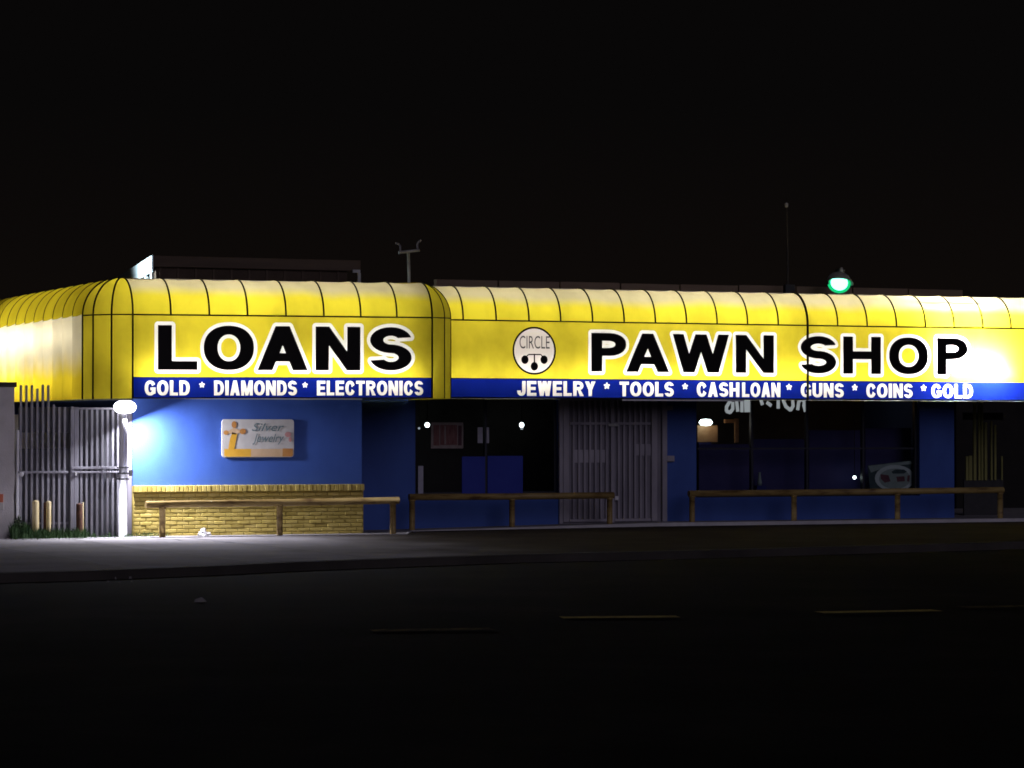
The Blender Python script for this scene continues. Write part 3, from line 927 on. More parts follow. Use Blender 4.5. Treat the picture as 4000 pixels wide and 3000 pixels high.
def sheet(rect, loopsets):
    """triangulate a rectangle cut along all loops; returns verts and, per loop set plus the rest, its triangles.
    loopsets: list of lists of loops, the first that contains a triangle owns it."""
    vs, es = [], []
    def addl(lp):
        n = len(vs)
        vs.extend(Vector(p) for p in lp)
        es.extend((n + i, n + (i + 1) % len(lp)) for i in range(len(lp)))
    x0, x1, z0, z1 = rect
    addl([(x0, z0), (x1, z0), (x1, z1), (x0, z1)])
    for ls in loopsets:
        for lp in ls:
            addl(lp)
    ov, oe, of, *_ = delaunay_2d_cdt(vs, es, [], 0, 1e-5)
    V = np.array([v[:] for v in ov])
    Fc = np.array([f for f in of])
    cen = V[Fc].mean(1)
    owner = np.full(len(Fc), -1)
    for k, ls in enumerate(loopsets):
        hit = inside(cen, ls) & (owner < 0)
        owner[hit] = k
    return V, Fc, owner

def sheet_part(V, Fc, sel, y, zfun):
    fs = Fc[sel]
    if len(fs) == 0: return None
    used, inv = np.unique(fs, return_inverse=True)
    inv = inv.reshape(fs.shape)
    return MB().add([(V[k][0], y, zfun(V[k][0], V[k][1])) for k in used], [tuple(int(q) for q in f) for f in inv])

# ------------------------------------------------------------------ awnings
OVER_H, RT = 0.62, 0.60
class Awning:
    def __init__(self, th, t, zb, zl, zs, tilt=0.0, s_mid=0.0, back=1.0):
        self.th, self.t, self.zb, self.zl, self.zs, self.tilt, self.sm, self.back = th, t, zb, zl, zs, tilt, s_mid, back
    def z(self, s, z):
        return z + self.tilt * (s - self.sm)
    def prof(self, n=10):
        """(inset, z) up the curve"""
        return [(RT * (1 - math.cos(k / n * math.pi / 2)), self.zs + OVER_H * math.sin(k / n * math.pi / 2)) for k in range(n + 1)]

def arc_pos(st, inset):
    """station = (kind, ...): plan position for an inset"""
    if st[0] == 'line':                        # point, outward normal
        p, nrm = st[1], st[2]
        return (p[0] - nrm[0] * inset, p[1] - nrm[1] * inset)
    c, r, ang = st[1], st[2], st[3]            # corner: centre, radius, direction
    q = max(r - inset, 0.012)
    return (c[0] + q * math.cos(ang), c[1] + q * math.sin(ang))

def curve_panel(aw, a, b, name, mat, sag=0.02):
    m = MB()
    pr = aw.prof()
    k = 6
    rows = []
    for (ins, z) in pr:
        pa, pb = arc_pos(a, ins), arc_pos(b, ins)
        row = []
        for i in range(k + 1):
            u = i / k
            x, y = pa[0] + (pb[0] - pa[0]) * u, pa[1] + (pb[1] - pa[1]) * u
            dz = -sag * 4 * u * (1 - u) * ((z - aw.zs) / OVER_H)
            row.append((x, y, aw.z(x, z) + dz))
        rows.append(row)
    # flat run back to the wall
    if a[0] == 'line' and b[0] == 'line':
        ins = aw.back + 0.1
        pa, pb = arc_pos(a, ins), arc_pos(b, ins)
        rows.append([(pa[0] + (pb[0] - pa[0]) * i / k, pa[1] + (pb[1] - pa[1]) * i / k, aw.z(pa[0], aw.zs + OVER_H - 0.03)) for i in range(k + 1)])
    vs = [v for r in rows for v in r]
    fs = [(j * (k + 1) + i, j * (k + 1) + i + 1, (j + 1) * (k + 1) + i + 1, (j + 1) * (k + 1) + i) for j in range(len(rows) - 1) for i in range(k)]
    m.add(vs, fs, True)
    return m.build(name, mat, aw.th)

def rib(aw, a, r=0.016, down=None, name='rib'):
    pts = []
    for (ins, z) in aw.prof(12):
        p = arc_pos(a, ins - 0.004)
        pts.append((p[0], p[1], aw.z(p[0], z) + 0.003))
    if down is not None:
        p = arc_pos(a, -0.004)
        pts = [(p[0], p[1], aw.z(p[0], down))] + pts
    return MB().tube(pts, r, 6).build(name, 'rib_black', aw.th)

def tube_light(aw, p0, p1, strength, r=0.019):
    o = MB().tube([p0, p1], r, 8).build('fluorescent_tube', tube_mat(strength), aw.th)
    return o

def face_sign(aw, s0, s1, words, small, extra_loops=None):
    """the flat front: yellow sheet with cut-out outlined letters above a blue strip of white letters"""
    zf = lambda s, z: aw.z(s, z)
    letters = []
    for (chs, boxes, a, b, pz) in words:
        for ch, (x0, x1) in zip(chs, boxes):
            X0, X1 = S(x0, aw.t, 1370), S(x1, aw.t, 1370)
            letters.append((ch, letter_loops(ch, X0, X1, pz[0], pz[1], a, b, 0.007)))
    all_l = [lp for _, ls in letters for lp in ls]
    res = 0.011
    xs = np.arange(s0 + .02, s1 - .02, res); ys = np.arange(aw.zl + .004, aw.zs - .01, res)
    X, Y = np.meshgrid(xs, ys)
    ins = inside(np.stack([X.ravel(), Y.ravel()], 1), all_l).reshape(X.shape)
    D = field_dist(X, Y, all_l, ins) - 0.060
    D[0, :] = D[-1, :] = D[:, 0] = D[:, -1] = 0.05
    halo = contours(D, xs, ys)
    sets = [ls for _, ls in letters] + [halo] + ([e for e in extra_loops] if extra_loops else [])
    V, Fc, own = sheet((s0, s1, aw.zl, aw.zs), sets)
    face = sheet_part(V, Fc, own == -1, aw.t, zf).build('sign_face', 'vinyl_yellow', aw.th)
    for k, (ch, ls) in enumerate(letters):
        sheet_part(V, Fc, own == k, aw.t, zf).build('letter', 'black_vinyl', face)
    k = len(letters)
    sheet_part(V, Fc, own == k, aw.t, zf).build('letter_outline', 'vinyl_white', face)
    extra = []
    for j in range(len(extra_loops or [])):
        extra.append(sheet_part(V, Fc, own == k + 1 + j, aw.t, zf))
    # blue strip
    sl = []
    for (chs, x0, x1, y0, y1) in small:
        X0, X1 = S(x0, aw.t, 1515), S(x1, aw.t, 1515)
        zz0, zz1 = y0, y1
        H = zz1 - zz0
        wd = {'I': .36, 'M': 1.18, 'W': 1.30, 'E': .88, 'L': .80, 'J': .80, 'T': .92, 'S': .92, 'O': 1.10, 'G': 1.06, 'C': 1.0}
        ws = [wd.get(c, 1.0) for c in chs]
        gap = 0.13
        tot = sum(ws) + gap * (len(chs) - 1)
        u = (X1 - X0) / tot
        x = X0
        for c, q in zip(chs, ws):
            A = min(0.33 * u, 0.34 * H)
            sl.append(letter_loops(c, x, x + q * u, zz0, zz1, A, 0.205 * H, 0.004))
            x += (q + gap) * u
    V, Fc, own = sheet((s0, s1, aw.zb, aw.zl - 0.006), sl)
    strip = sheet_part(V, Fc, own == -1, aw.t, zf).build('sign_strip', 'vinyl_blue', aw.th)
    for k in range(len(sl)):
        p = sheet_part(V, Fc, own == k, aw.t, zf)
        if p: p.build('small_letter', 'vinyl_small_letters', strip)
    return face, strip, extra

def hbar(aw, s0, s1, z, r=0.014, name='seam_bar', y=None):
    y = aw.t - 0.005 if y is None else y
    return MB().tube([(s0, y, aw.z(s0, z)), (s1, y, aw.z(s1, z))], r, 6).build(name, 'rib_black', aw.th)

# ---- left awning: front with LOANS, rounded corners, side running back
ribL = [518.7, 667, 817.5, 966.6, 1117, 1265, 1409, 1550, 1688]
sL = [S(x, T_AL, 1234) for x in ribL]
zsL, zlL, zbL = Z(1100, 1234.5, T_AL), Z(1100, 1474, T_AL), Z(1100, 1557, T_AL)
thL = thing('backlit_awning', 'yellow backlit awning lettered LOANS wrapping round the shop corner', 'awning', ((sL[0] + sL[-1]) / 2, T_AL, zbL))
AL = Awning(thL, T_AL, zbL, zlL, zsL, tilt=0.0052, s_mid=S(1100, T_AL), back=T_WL - T_AL)
rc = 0.66
cL = (sL[0], T_AL + rc)
stations = []
# side stations, from far back to the corner
nside = 13
pitch = 0.68
side_st = [('line', (sL[0] - rc, T_AL + rc + pitch * i), (-1, 0)) for i in range(nside, -1, -1)]
for a, b in zip(side_st, side_st[1:]):
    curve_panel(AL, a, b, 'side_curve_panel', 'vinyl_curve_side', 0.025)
    p, q = a[1], b[1]
    # scalloped hem of the curve over the flat side sheet
    pv = []
    for i in range(7):
        u = i / 6
        bx = p[0] - 0.07 * 4 * u * (1 - u); by = p[1] + (q[1] - p[1]) * u
        pv += [(bx, by, AL.z(p[0], zbL)), (bx, by, AL.z(p[0], zsL) + 0.05 * (2 * abs(u - .5)) ** 2 - .02)]
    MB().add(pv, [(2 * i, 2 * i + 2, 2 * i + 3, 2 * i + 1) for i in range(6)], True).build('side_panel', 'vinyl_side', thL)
for k, st in enumerate(side_st):
    rib(AL, st, 0.006 if k < nside else 0.009)
for k in range(4):
    ang = math.pi + k * (math.pi / 2) / 3
    stations.append(('arc', cL, rc, ang))
for a, b in zip(stations, stations[1:]):
    curve_panel(AL, a, b, 'corner_curve_panel', 'vinyl_yellow', 0.0)
    p, q = arc_pos(a, 0), arc_pos(b, 0)
    MB().add([(*p, AL.z(p[0], zbL)), (*q, AL.z(q[0], zbL)), (*q, AL.z(q[0], zsL)), (*p, AL.z(p[0], zsL))], [(0, 1, 2, 3)]).build('corner_panel', 'vinyl_yellow', thL)
    o = MB().tube([(*p, AL.z(p[0], zsL)), (*q, AL.z(q[0], zsL))], 0.011, 6).build('seam_bar', 'rib_black', thL)
for st in stations:
    rib(AL, st, 0.016, down=zbL)
front_st = [('line', (s, T_AL), (0, -1)) for s in sL]
for a, b in zip(front_st, front_st[1:]):
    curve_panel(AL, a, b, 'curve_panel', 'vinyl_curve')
for st in front_st[1:-1]:
    rib(AL, st)
rib(AL, front_st[-1], 0.016, down=zbL)
rr = 0.5
cR = (sL[-1], T_AL + rr)
rst = [('arc', cR, rr, -math.pi / 2 + k * (math.pi / 2) / 3) for k in range(4)]
for a, b in zip(rst, rst[1:]):
    curve_panel(AL, a, b, 'corner_curve_panel', 'vinyl_yellow', 0.0)
    p, q = arc_pos(a, 0), arc_pos(b, 0)
    MB().add([(*p, AL.z(p[0], zbL)), (*q, AL.z(q[0], zbL)), (*q, AL.z(q[0], zsL)), (*p, AL.z(p[0], zsL))], [(0, 1, 2, 3)]).build('corner_panel', 'vinyl_yellow', thL)
    MB().tube([(*p, AL.z(p[0], zsL)), (*q, AL.z(q[0], zsL))], 0.010, 6).build('seam_bar', 'rib_black', thL)
for st in rst[1:3]:
    rib(AL, st, 0.009, down=zbL)
# return to the right awning
xr = sL[-1] + rr
a, b = ('line', (xr, T_AL + rr), (1, 0)), ('line', (xr, T_WR - 0.05), (1, 0))
curve_panel(AL, a, b, 'curve_panel', 'vinyl_yellow', 0.0)
MB().add([(xr, T_AL + rr, AL.z(xr, zbL)), (xr, T_WR - .05, AL.z(xr, zbL)), (xr, T_WR - .05, AL.z(xr, zsL)), (xr, T_AL + rr, AL.z(xr, zsL))], [(0, 1, 2, 3)]).build('side_panel', 'vinyl_yellow', thL)

zz = lambda y, aw, px=1100: Z(px, y, aw.t)
big = (zz(1446, AL), zz(1274, AL))
sm_z = (zz(1545, AL), zz(1487, AL))
face_sign(AL, sL[0], sL[-1],
          [('LOANS', [(617, 771), (796, 992), (1006, 1202), (1233, 1408), (1446, 1608)], 0.235, 0.145, big)],
          [('GOLD', 565, 741, *sm_z), ('*', 777, 801, zz(1517, AL), zz(1491, AL)), ('DIAMONDS', 836, 1160, *sm_z), ('*', 1180, 1203, zz(1517, AL), zz(1491, AL)), ('ELECTRONICS', 1238, 1653, *sm_z)])
hbar(AL, sL[0], sL[-1], zsL)
hbar(AL, sL[0], sL[-1], zlL - 0.003, 0.006)
hbar(AL, sL[0], sL[-1], zbL + 0.01, 0.012, 'bottom_bar')
# closed underside and back, white inside
def plan_L(ins):
    pts = [(arc_pos(s, ins)) for s in stations] + [(sL[-1], T_AL + ins)] + [arc_pos(s, ins) for s in rst[1:]]
    return pts
pl = plan_L(0.006)
vs = [(sL[0] - rc + .006, T_AL + rc + pitch * nside)] + pl + [(xr - .006, T_WR - .06), (sW1 - .0, T_WR - .06), (sW1, T_WL - .01), (sW0 - .012, T_WL - .01), (sW0 - .012, T_AL + rc + pitch * nside)]
MB().add([(x, y, AL.z(x, zbL) + 0.012) for x, y in vs], [tuple(range(len(vs)))]).build('soffit', 'soffit_metal', thL)
MB().add([(sW0 - .01, T_WL - .008, zbL), (sW1 + .006, T_WL - .008, zbL), (sW1 + .006, T_WL - .008, 4.2), (sW0 - .01, T_WL - .008, 4.2)], [(0, 1, 2, 3)]).build('back_sheet', 'awning_inside', thL)
MB().add([(sW0 - .01, T_WL - .008, zbL), (sW0 - .01, T_AL + rc + pitch * nside, zbL), (sW0 - .01, T_AL + rc + pitch * nside, 4.2), (sW0 - .01, T_WL - .008, 4.2)], [(0, 1, 2, 3)]).build('back_sheet', 'awning_inside', thL)
# trim along the bottom edge
MB().tube([(sL[0] - rc, T_AL + rc + pitch * nside, zbL - .01)] + [(*arc_pos(s, 0.0), AL.z(arc_pos(s, 0)[0], zbL) - .012) for s in stations], 0.012, 6).build('bottom_trim', 'galvanised', thL)

# fluorescent tubes
def row(aw, s0, s1, t, z, strengths, L=1.18):
    n = max(1, int(round((s1 - s0) / (L + .06))))
    st = (s1 - s0) / n
    for i in range(n):
        tube_light(aw, (s0 + st * i + .03, t, aw.z(s0, z)), (s0 + st * (i + 1) - .03, t, aw.z(s0, z)), strengths[i % len(strengths)])
row(AL, sL[0] + .05, sL[-1] - .1, T_AL + 0.26, zlL + 0.07, [50, 46, 42, 38, 36])
row(AL, sL[0] - .1, sL[-1] - .15, T_AL + 0.50, zsL + 0.10, [30, 33, 26, 29, 28])
for i in range(5):
    y0 = T_AL + 1.05 + i * 1.25
    k = [14, 30, 36, 46, 50][i]
    tube_light(AL, (sL[0] - rc + .22, y0, zsL - 0.28), (sL[0] - rc + .22, y0 + 1.15, zsL - 0.28), k)
    tube_light(AL, (sL[0] - rc + .24, y0, zbL + 0.30), (sL[0] - rc + .24, y0 + 1.15, zbL + 0.30), k * .62)

# ---- right awning: PAWN SHOP
ribR = [1690, 1809, 1938, 2066, 2190, 2314.5, 2438, 2560, 2681.5, 2801, 2920, 3040, 3154.6, 3272, 3387, 3501.7, 3615, 3727, 3839, 3949, 4058, 4165, 4270]
sR = [S(x, T_AR, 1265) for x in ribR]
zsR = 0.5 * (Z(1800, 1250, T_AR) + Z(3949, 1283.5, T_AR))
zlR = 0.5 * (Z(1800, 1475, T_AR) + Z(3949, 1495, T_AR))
zbR = 0.5 * (Z(1800, 1554, T_AR) + Z(3700, 1564, T_AR))
thR = thing('backlit_awning', 'long yellow backlit awning lettered PAWN SHOP with round emblem', 'awning', ((sR[0] + sR[-1]) / 2, T_AR, zbR))
AR = Awning(thR, T_AR, zbR, zlR, zsR, back=T_WR - T_AR)
stR = [('line', (s, T_AR), (0, -1)) for s in sR]
for a, b in zip(stR, stR[1:]):
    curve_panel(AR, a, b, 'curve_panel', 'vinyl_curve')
JOINT = 12
for k, st in enumerate(stR[1:]):
    if k + 1 == JOINT: rib(AR, st, 0.025, down=zbR - .01, name='joint_rib')
    else: rib(AR, st)
# emblem outline
ec = P(2087, 1370, T_AR); erx = (S(2172, T_AR, 1370) - S(2002, T_AR, 1370)) / 2; erz = (Z(2087, 1276, T_AR) - Z(2087, 1464, T_AR)) / 2
ecz = (Z(2087, 1276, T_AR) + Z(2087, 1464, T_AR)) / 2
ell = lambda k: [(ec.x + (erx - k) * math.cos(a), ecz + (erz - k) * math.sin(a)) for a in np.linspace(0, 2 * math.pi, 49)[:-1]]
bz_ = (zz(1452, AR, 2600), zz(1296, AR, 2600))
# height of the word follows the perspective of the plane, so one level pair serves all letters
pw = (0.5 * (Z(2340, 1451, T_AR) + Z(3700, 1464, T_AR)), 0.5 * (Z(2340, 1297, T_AR) + Z(3700, 1323, T_AR)))
smr = (0.5 * (Z(2100, 1545, T_AR) + Z(3700, 1557, T_AR)), 0.5 * (Z(2100, 1488, T_AR) + Z(3700, 1501, T_AR)))
sh_ = smr[1] - smr[0]
star = (smr[0] + sh_ * .46, smr[1] - sh_ * .04)
face, strip, ex = face_sign(AR, sR[0], sR[-1],
    [('PAWN', [(2310, 2446), (2446, 2614), (2628, 2848), (2874, 3023)], 0.212, 0.140, pw),
     ('SHOP', [(3128, 3266), (3294, 3441), (3473, 3625), (3660, 3780)], 0.206, 0.140, pw)],
    [('JEWELRY', 2020, 2326, *smr), ('*', 2358, 2383, *star), ('TOOLS', 2420, 2632, *smr), ('*', 2664, 2688, *star), ('CASH', 2722, 2888, *smr), ('LOAN', 2899, 3048, *smr),
     ('*', 3070, 3094, *star), ('GUNS', 3128, 3296, *smr), ('*', 3327, 3351, *star), ('COINS', 3384, 3565, *smr), ('*', 3596, 3620, *star), ('GOLD', 3638, 3800, *smr)],
    extra_loops=[[ell(0.034)], [ell(0)]])
disc = ex[0].build('emblem_disc', 'vinyl_disc', face)
ex[1].build('emblem_ring', 'black_vinyl', face)
yd = T_AR - 0.004
for px in (2050, 2125):
    c = P(px, 1405, T_AR)
    MB().add([(c.x + .070 * math.cos(a), yd, c.z + .076 * math.sin(a)) for a in np.linspace(0, 2 * math.pi, 21)[:-1]], [tuple(range(20))]).build('emblem_ball', 'black_vinyl', face)
c = P(2087, 1431, T_AR)
MB().add([(c.x + .070 * math.cos(a), yd, c.z + .076 * math.sin(a)) for a in np.linspace(0, 2 * math.pi, 21)[:-1]], [tuple(range(20))]).build('emblem_ball', 'black_vinyl', face)
m = MB()
for (xa, ya, xb, yb, lw) in ((2064, 1385, 2112, 1385, .011), (2087, 1382, 2087, 1425, .012), (2050, 1398, 2064, 1385, .010), (2112, 1385, 2124, 1398, .010)):
    a, b = P(xa, ya, T_AR), P(xb, yb, T_AR)
    dv = (b - a).normalized(); nv = Vector((-dv.z, 0, dv.x)) * lw
    yy = yd - 0.001 * (len(m.v) // 4 + 1)
    m.add([(v.x, yy, v.z) for v in (a + nv, a - nv, b - nv, b + nv)], [(0, 1, 2, 3)])
m.build('emblem_bracket', 'black_vinyl', face)
paint('emblem_grey', [(0.3, (0.06, 0.055, 0.06)), (0.7, (0.10, 0.09, 0.095))], rough=0.7)
text_mb('CIRCLE', S(2029, T_AR, 1330), S(2147, T_AR, 1330), Z(2087, 1362, T_AR), Z(2087, 1312, T_AR), yd).build('emblem_lettering', 'emblem_grey', face)

hbar(AR, sR[0], sR[-1], zsR)
hbar(AR, sR[0], sR[-1], zlR - 0.003, 0.006)
hbar(AR, sR[0], sR[-1], zbR + 0.008, 0.010, 'bottom_bar')
MB().box(S(2435, T_AR), S(2905, T_AR), T_AR + .01, T_AR + .05, zbR - 0.036, zbR - 0.008).build('drip_trim', 'pipe_white', thR)
MB().add([(sR[0], T_AR + .006, zbR + .004), (sR[-1], T_AR + .006, zbR + .004), (sR[-1], T_WR - .01, zbR + .004), (sR[0], T_WR - .01, zbR + .004)], [(0, 1, 2, 3)]).build('soffit', 'soffit_metal', thR)
MB().add([(sR[0], T_WR - .008, zbR), (sR[-1], T_WR - .008, zbR), (sR[-1], T_WR - .008, 4.25), (sR[0], T_WR - .008, 4.25)], [(0, 1, 2, 3)]).build('back_sheet', 'awning_inside', thR)
MB().add([(sR[-1], T_AR, zbR), (sR[-1], T_WR, zbR), (sR[-1], T_WR, 4.2), (sR[-1], T_AR + .2, 4.1), (sR[-1], T_AR, zsR)], [(0, 1, 2, 3, 4)]).build('end_sheet', 'vinyl_yellow', thR)
row(AR, sL[-1] + rr + .05, sR[-1] - .1, T_AR + 0.26, zlR + 0.07, [30, 32, 40, 47, 50, 46, 36, 32, 31, 38, 42])
row(AR, sL[-1] + rr + .05, sR[-1] - .1, T_AR + 0.48, zsR + 0.12, [26, 29, 25, 33, 36, 38, 29, 30, 35, 36, 34])
# extra tubes, far brighter, added behind the sheet to burn out the right end
a, b = P(3640, 1365, T_AR + .21), P(3890, 1425, T_AR + .19)
tube_light(AR, a, b, 900)
a, b = P(3700, 1440, T_AR + .19), P(3930, 1462, T_AR + .17)
tube_light(AR, a, b, 760)
a, b = P(3600, 1232, T_AR + .22), P(3830, 1222, T_AR + .22)
tube_light(AR, a, b, 22)

# ------------------------------------------------------------------ left: stucco wall, fence, gate, lamp, posts
tN = 48.10
sN = S(57, tN)
zN = Z(30, 1500, tN)
nw = thing('boundary_wall', 'grey stucco boundary wall with dark capping beside the metal fence', 'wall', (sN - 1.5, tN, zg(sN)))
pts = [(sN - 22, -0.2), (sN - .02, -0.2), (sN, 0.3), (sN - .012, .62), (sN + .012, 0.9), (sN - .008, 1.35), (sN + .008, 1.75), (sN - .006, 2.1), (sN, zN - .05), (sN - 22, zN - .05)]
MB().prism(pts, tN, tN + 0.3).build('wall', 'stucco', nw)
MB().box(sN - 22, sN + .03, tN - 0.03, tN + 0.33, zN - .048, zN + .03, .01).build('wall_cap', 'dark_cap', nw)
pl_ = thing('notice_plate', 'small red and white plate fixed to the grey boundary wall', 'sign', (S(2, tN), tN - .01, Z(2, 1960, tN)))
MB().box(S(-40, tN), S(13, tN), tN - .012, tN - .002, Z(2, 1962, tN), Z(2, 1930, tN), .004).build('red_half', 'red_plate', pl_)
MB().box(S(-40, tN), S(15, tN), tN - .012, tN - .002, Z(2, 1992, tN), Z(2, 1963, tN), .004).build('white_half', 'sign_white', pl_)

tFn = 48.36
def pbar(par, px0, px1, y0, y1, name, mat='fence_metal', t=tFn, d_=0.03, zbot=None):
    z0 = zg(sW0) - .05 if y1 is None else Z((px0 + px1) / 2, y1, t)
    return MB().box(S(px0, t), S(px1, t), t, t + d_, z0, Z((px0 + px1) / 2, y0, t), .004).build(name, mat, par)
fen = thing('picket_fence', 'tall dark metal picket fence between the stucco wall and the gate', 'fence', (S(170, tFn), tFn, zg(sW0)))
k = 0
for px in np.arange(78, 268, 21.4):
    top = [1505, 1505, 1505, 1518, 1503, 1505, 1580, 1590, 1590][k] if k < 9 else 1590
    pbar(fen, px, px + 8.5, top, None, 'picket')
    k += 1
pbar(fen, 72, 268, 1840, 1849, 'rail', t=tFn - .032)
pbar(fen, 72, 268, 2040, 2049, 'rail', t=tFn + .032)
# corrugated sheet behind the pickets, with an open band near the top
def corr(par, px0, px1, y0, y1, t, name, mat):
    x0, x1 = S(px0, t), S(px1, t)
    z1 = Z((px0 + px1) / 2, y0, t); z0 = zg(sW0) - .05 if y1 is None else Z((px0 + px1) / 2, y1, t)
    n = int((x1 - x0) / 0.02)
    vs = []
    for i in range(n + 1):
        x = x0 + (x1 - x0) * i / n
        yy = t + 0.012 * math.sin(x / 0.09 * 2 * math.pi)
        vs += [(x, yy, z0), (x, yy, z1)]
    return MB().add(vs, [(2 * i, 2 * i + 2, 2 * i + 3, 2 * i + 1) for i in range(n)], True).build(name, mat, par)
corr(fen, 72, 272, 1752, None, tFn + .10, 'corrugated_sheet', 'fence_sheet')
corr(fen, 72, 272, 1590, 1690, tFn + .10, 'corrugated_sheet', 'fence_sheet')
pbar(fen, 66, 76, 1680, None, 'fence_post', 'pipe_white', t=tFn - .01, d_=.05)
MB().lathe((S(82, tFn), tFn - .06, Z(82, 1852, tFn)), [(0.0, -.02), (.035, -.02), (.04, 0), (.03, .03), (0, .035)], 12, 'Y').build('lock_boss', 'pipe_white', fen)

gt = thing('side_gate', 'grey barred metal gate beside the lamp pole', 'gate', (S(375, tFn), tFn, zg(sW0)))
pbar(gt, 276, 290, 1588, None, 'gate_stile', t=tFn - .02, d_=.05)
pbar(gt, 291, 308, 1590, None, 'gate_stile', t=tFn - .0, d_=.04)
for px in np.arange(314, 468, 20.5):
    pbar(gt, px, px + 9, 1592, None, 'gate_bar')
pbar(gt, 280, 478, 1822, 1832, 'gate_rail', t=tFn - .032)
pbar(gt, 280, 478, 1840, 1848, 'gate_rail', t=tFn - .032)
pbar(gt, 280, 478, 1592, 1600, 'gate_rail', t=tFn - .032)
pbar(gt, 294, 300, 1845, 1858, 'latch', 'plastic_white', t=tFn - .055)
corr(gt, 276, 480, 1600, None, tFn + .10, 'corrugated_sheet', 'fence_sheet')
pbar(gt, 499, 516, 1600, None, 'gate_post', 'gate_sheet', t=tFn + .04, d_=.10)
# pale wall seen through the gap behind the fence
bw = MB().box(S(40, 52), S(470, 52), 52, 52.2, -.3, 1.95).build('rear_yard_wall', 'sign_white')
tag(bw, 'pale low wall glimpsed through the gaps behind the picket fence', 'wall')

# lamp on its white conduit pole
tLp = 48.08
sLp = S(476, tLp)
lp = thing('area_lamp', 'bright white area lamp on a white pipe at the shop corner', 'lamp', (sLp, tLp, zg(sLp)))
zl0 = zg(sLp) - .05; zlamp = Z(490, 1590, tLp)
MB().tube([(sLp, tLp, zl0), (sLp, tLp, zlamp - .04)], 0.048, 16).build('pole', 'pipe_white', lp)
MB().tube([(S(495, tLp), tLp + .05, zl0), (S(495, tLp), tLp + .05, zlamp - .04)], 0.022, 12).build('conduit', 'pipe_white', lp)
for y in (1826, 1849, 1871):
    z = Z(480, y, tLp)
    MB().box(sLp - .062, S(500, tLp) + .01, tLp - .056, tLp + .07, z - .012, z + .012).build('strap', 'dark_metal', lp)
MB().box(S(511, tLp), S(523, tLp), tLp + .05, tLp + .12, Z(517, 1860, tLp), Z(517, 1836, tLp)).build('junction_box', 'dark_metal', lp)
lc = Vector((S(490, tLp - .1), tLp - .07, zlamp))
MB().tube([(sLp, tLp, zlamp - .05), (sLp, tLp, zlamp + .06), (lc.x, lc.y + .02, zlamp + .09)], .03, 10).build('arm', 'pipe_white', lp)
MB().lathe(lc, [(0.0, .135), (.04, .133), (.075, .115), (.095, .10)], 24).build('housing', 'pipe_white', lp)
MB().lathe(lc, [(.094, .10), (.15, .068), (.185, .02), (.183, -.02), (.155, -.07), (.09, -.10), (0.0, -.11)], 24).build('diffuser', 'lamp_diffuser', lp)
la = bpy.data.lights.new('lamp_light', 'AREA')
la.shape = 'DISK'; la.size = 0.20
la.energy = 290
la.color = (0.90, 0.90, 1.0)
lo = bpy.data.objects.new('lamp_light', la); COL.objects.link(lo)
lo.parent = lp
lo.location = lc + Vector((0.10, -.03, -.125)) - Vector(lp.location)
lo.rotation_euler = Vector((.36, -.30, -.86)).to_track_quat('-Z', 'Y').to_euler()

# bollards and old posts by the fence
def post(px, y0, y1, wpx, mat, name, label, cat, t=48.2, cap='round', group=None, lean=0.0):
    s = S(px, t); r = (S(px + wpx / 2, t) - S(px - wpx / 2, t)) / 2
    z0 = zg(s) - .12; z1 = Z(px, y0, t)
    o = thing(name, label, cat, (s, t, zg(s)), group)
    prof = [(r, z0), (r, z1 - r * .5), (r * .86, z1 - r * .16), (r * .5, z1), (0, z1 + .002)]
    MB().lathe((s, t, 0), prof, 18).build('shaft', mat, o)
    MB().lathe((s, t, 0), [(r + .012, zg(s) - .05), (r + .012, zg(s) + .015), (r, zg(s) + .02)], 18).build('base_collar', 'concrete', o)
    return o
post(140, 1955, 2100, 26, 'bollard_paint', 'bollard', 'thicker of two cream yellow bollards before the picket fence', 'bollard', group='cream bollards by the fence')
post(191, 1957, 2100, 19, 'bollard_paint', 'bollard', 'thinner of two cream yellow bollards before the picket fence', 'bollard', t=48.22, group='cream bollards by the fence')
post(178, 1962, 2095, 14, 'rust', 'rusty_post', 'rusty brown post stub behind the two cream bollards', 'post', t=48.29)
post(311, 1966, 2100, 25, 'rust', 'rusty_post', 'dark rusty post in front of the side gate', 'post', t=48.05)
post(325, 1962, 2095, 6, 'bollard_paint', 'pipe_stub', 'thin cream pipe standing against the dark rusty post', 'pipe', t=48.15)

# guard rails of painted pipe
def guard_rail(t, x0, x1, y_top0, y_top1, posts, label, elbow):
    sA, sB = S(x0, t), S(x1, t)
    r = 0.058
    zA, zB = Z(x0, y_top0, t) - r, Z(x1, y_top1, t) - r
    g = thing('guard_rail', label, 'guard rail', ((sA + sB) / 2, t, zg((sA + sB) / 2)), 'painted pipe guard rails along the shop front')
    zat = lambda s: zA + (zB - zA) * (s - sA) / (sB - sA)
    MB().tube([(sA, t, zA), ((sA + sB) / 2, t, (zA + zB) / 2 - 0.006), (sB, t, zB)], r, 16).build('top_rail', 'rail_paint', g)
    for px in posts:
        s = S(px, t)
        MB().tube([(s, t, zg(s) - .1), (s, t, zat(s) - r * .55)], 0.052, 14).build('post', 'rail_paint', g)
        MB().tube([(s, t, zat(s) - r - .012), (s, t, zat(s) - r + .02)], 0.062, 14).build('weld_collar', 'rail_paint', g)
    return g
guard_rail(47.74, 570, 1558, 1957, 1941, [635, 1093, 1535], 'yellow pipe guard rail in front of the yellow brick base', False)
guard_rail(49.28, 1598, 2396, 1929, 1922, [1610, 2000, 2381], 'pipe guard rail in front of the window and barred door', True)
guard_rail(49.28, 2690, 3917, 1916, 1902, [2703, 3101, 3505, 3906], 'long pipe guard rail below the wide shop window', True)

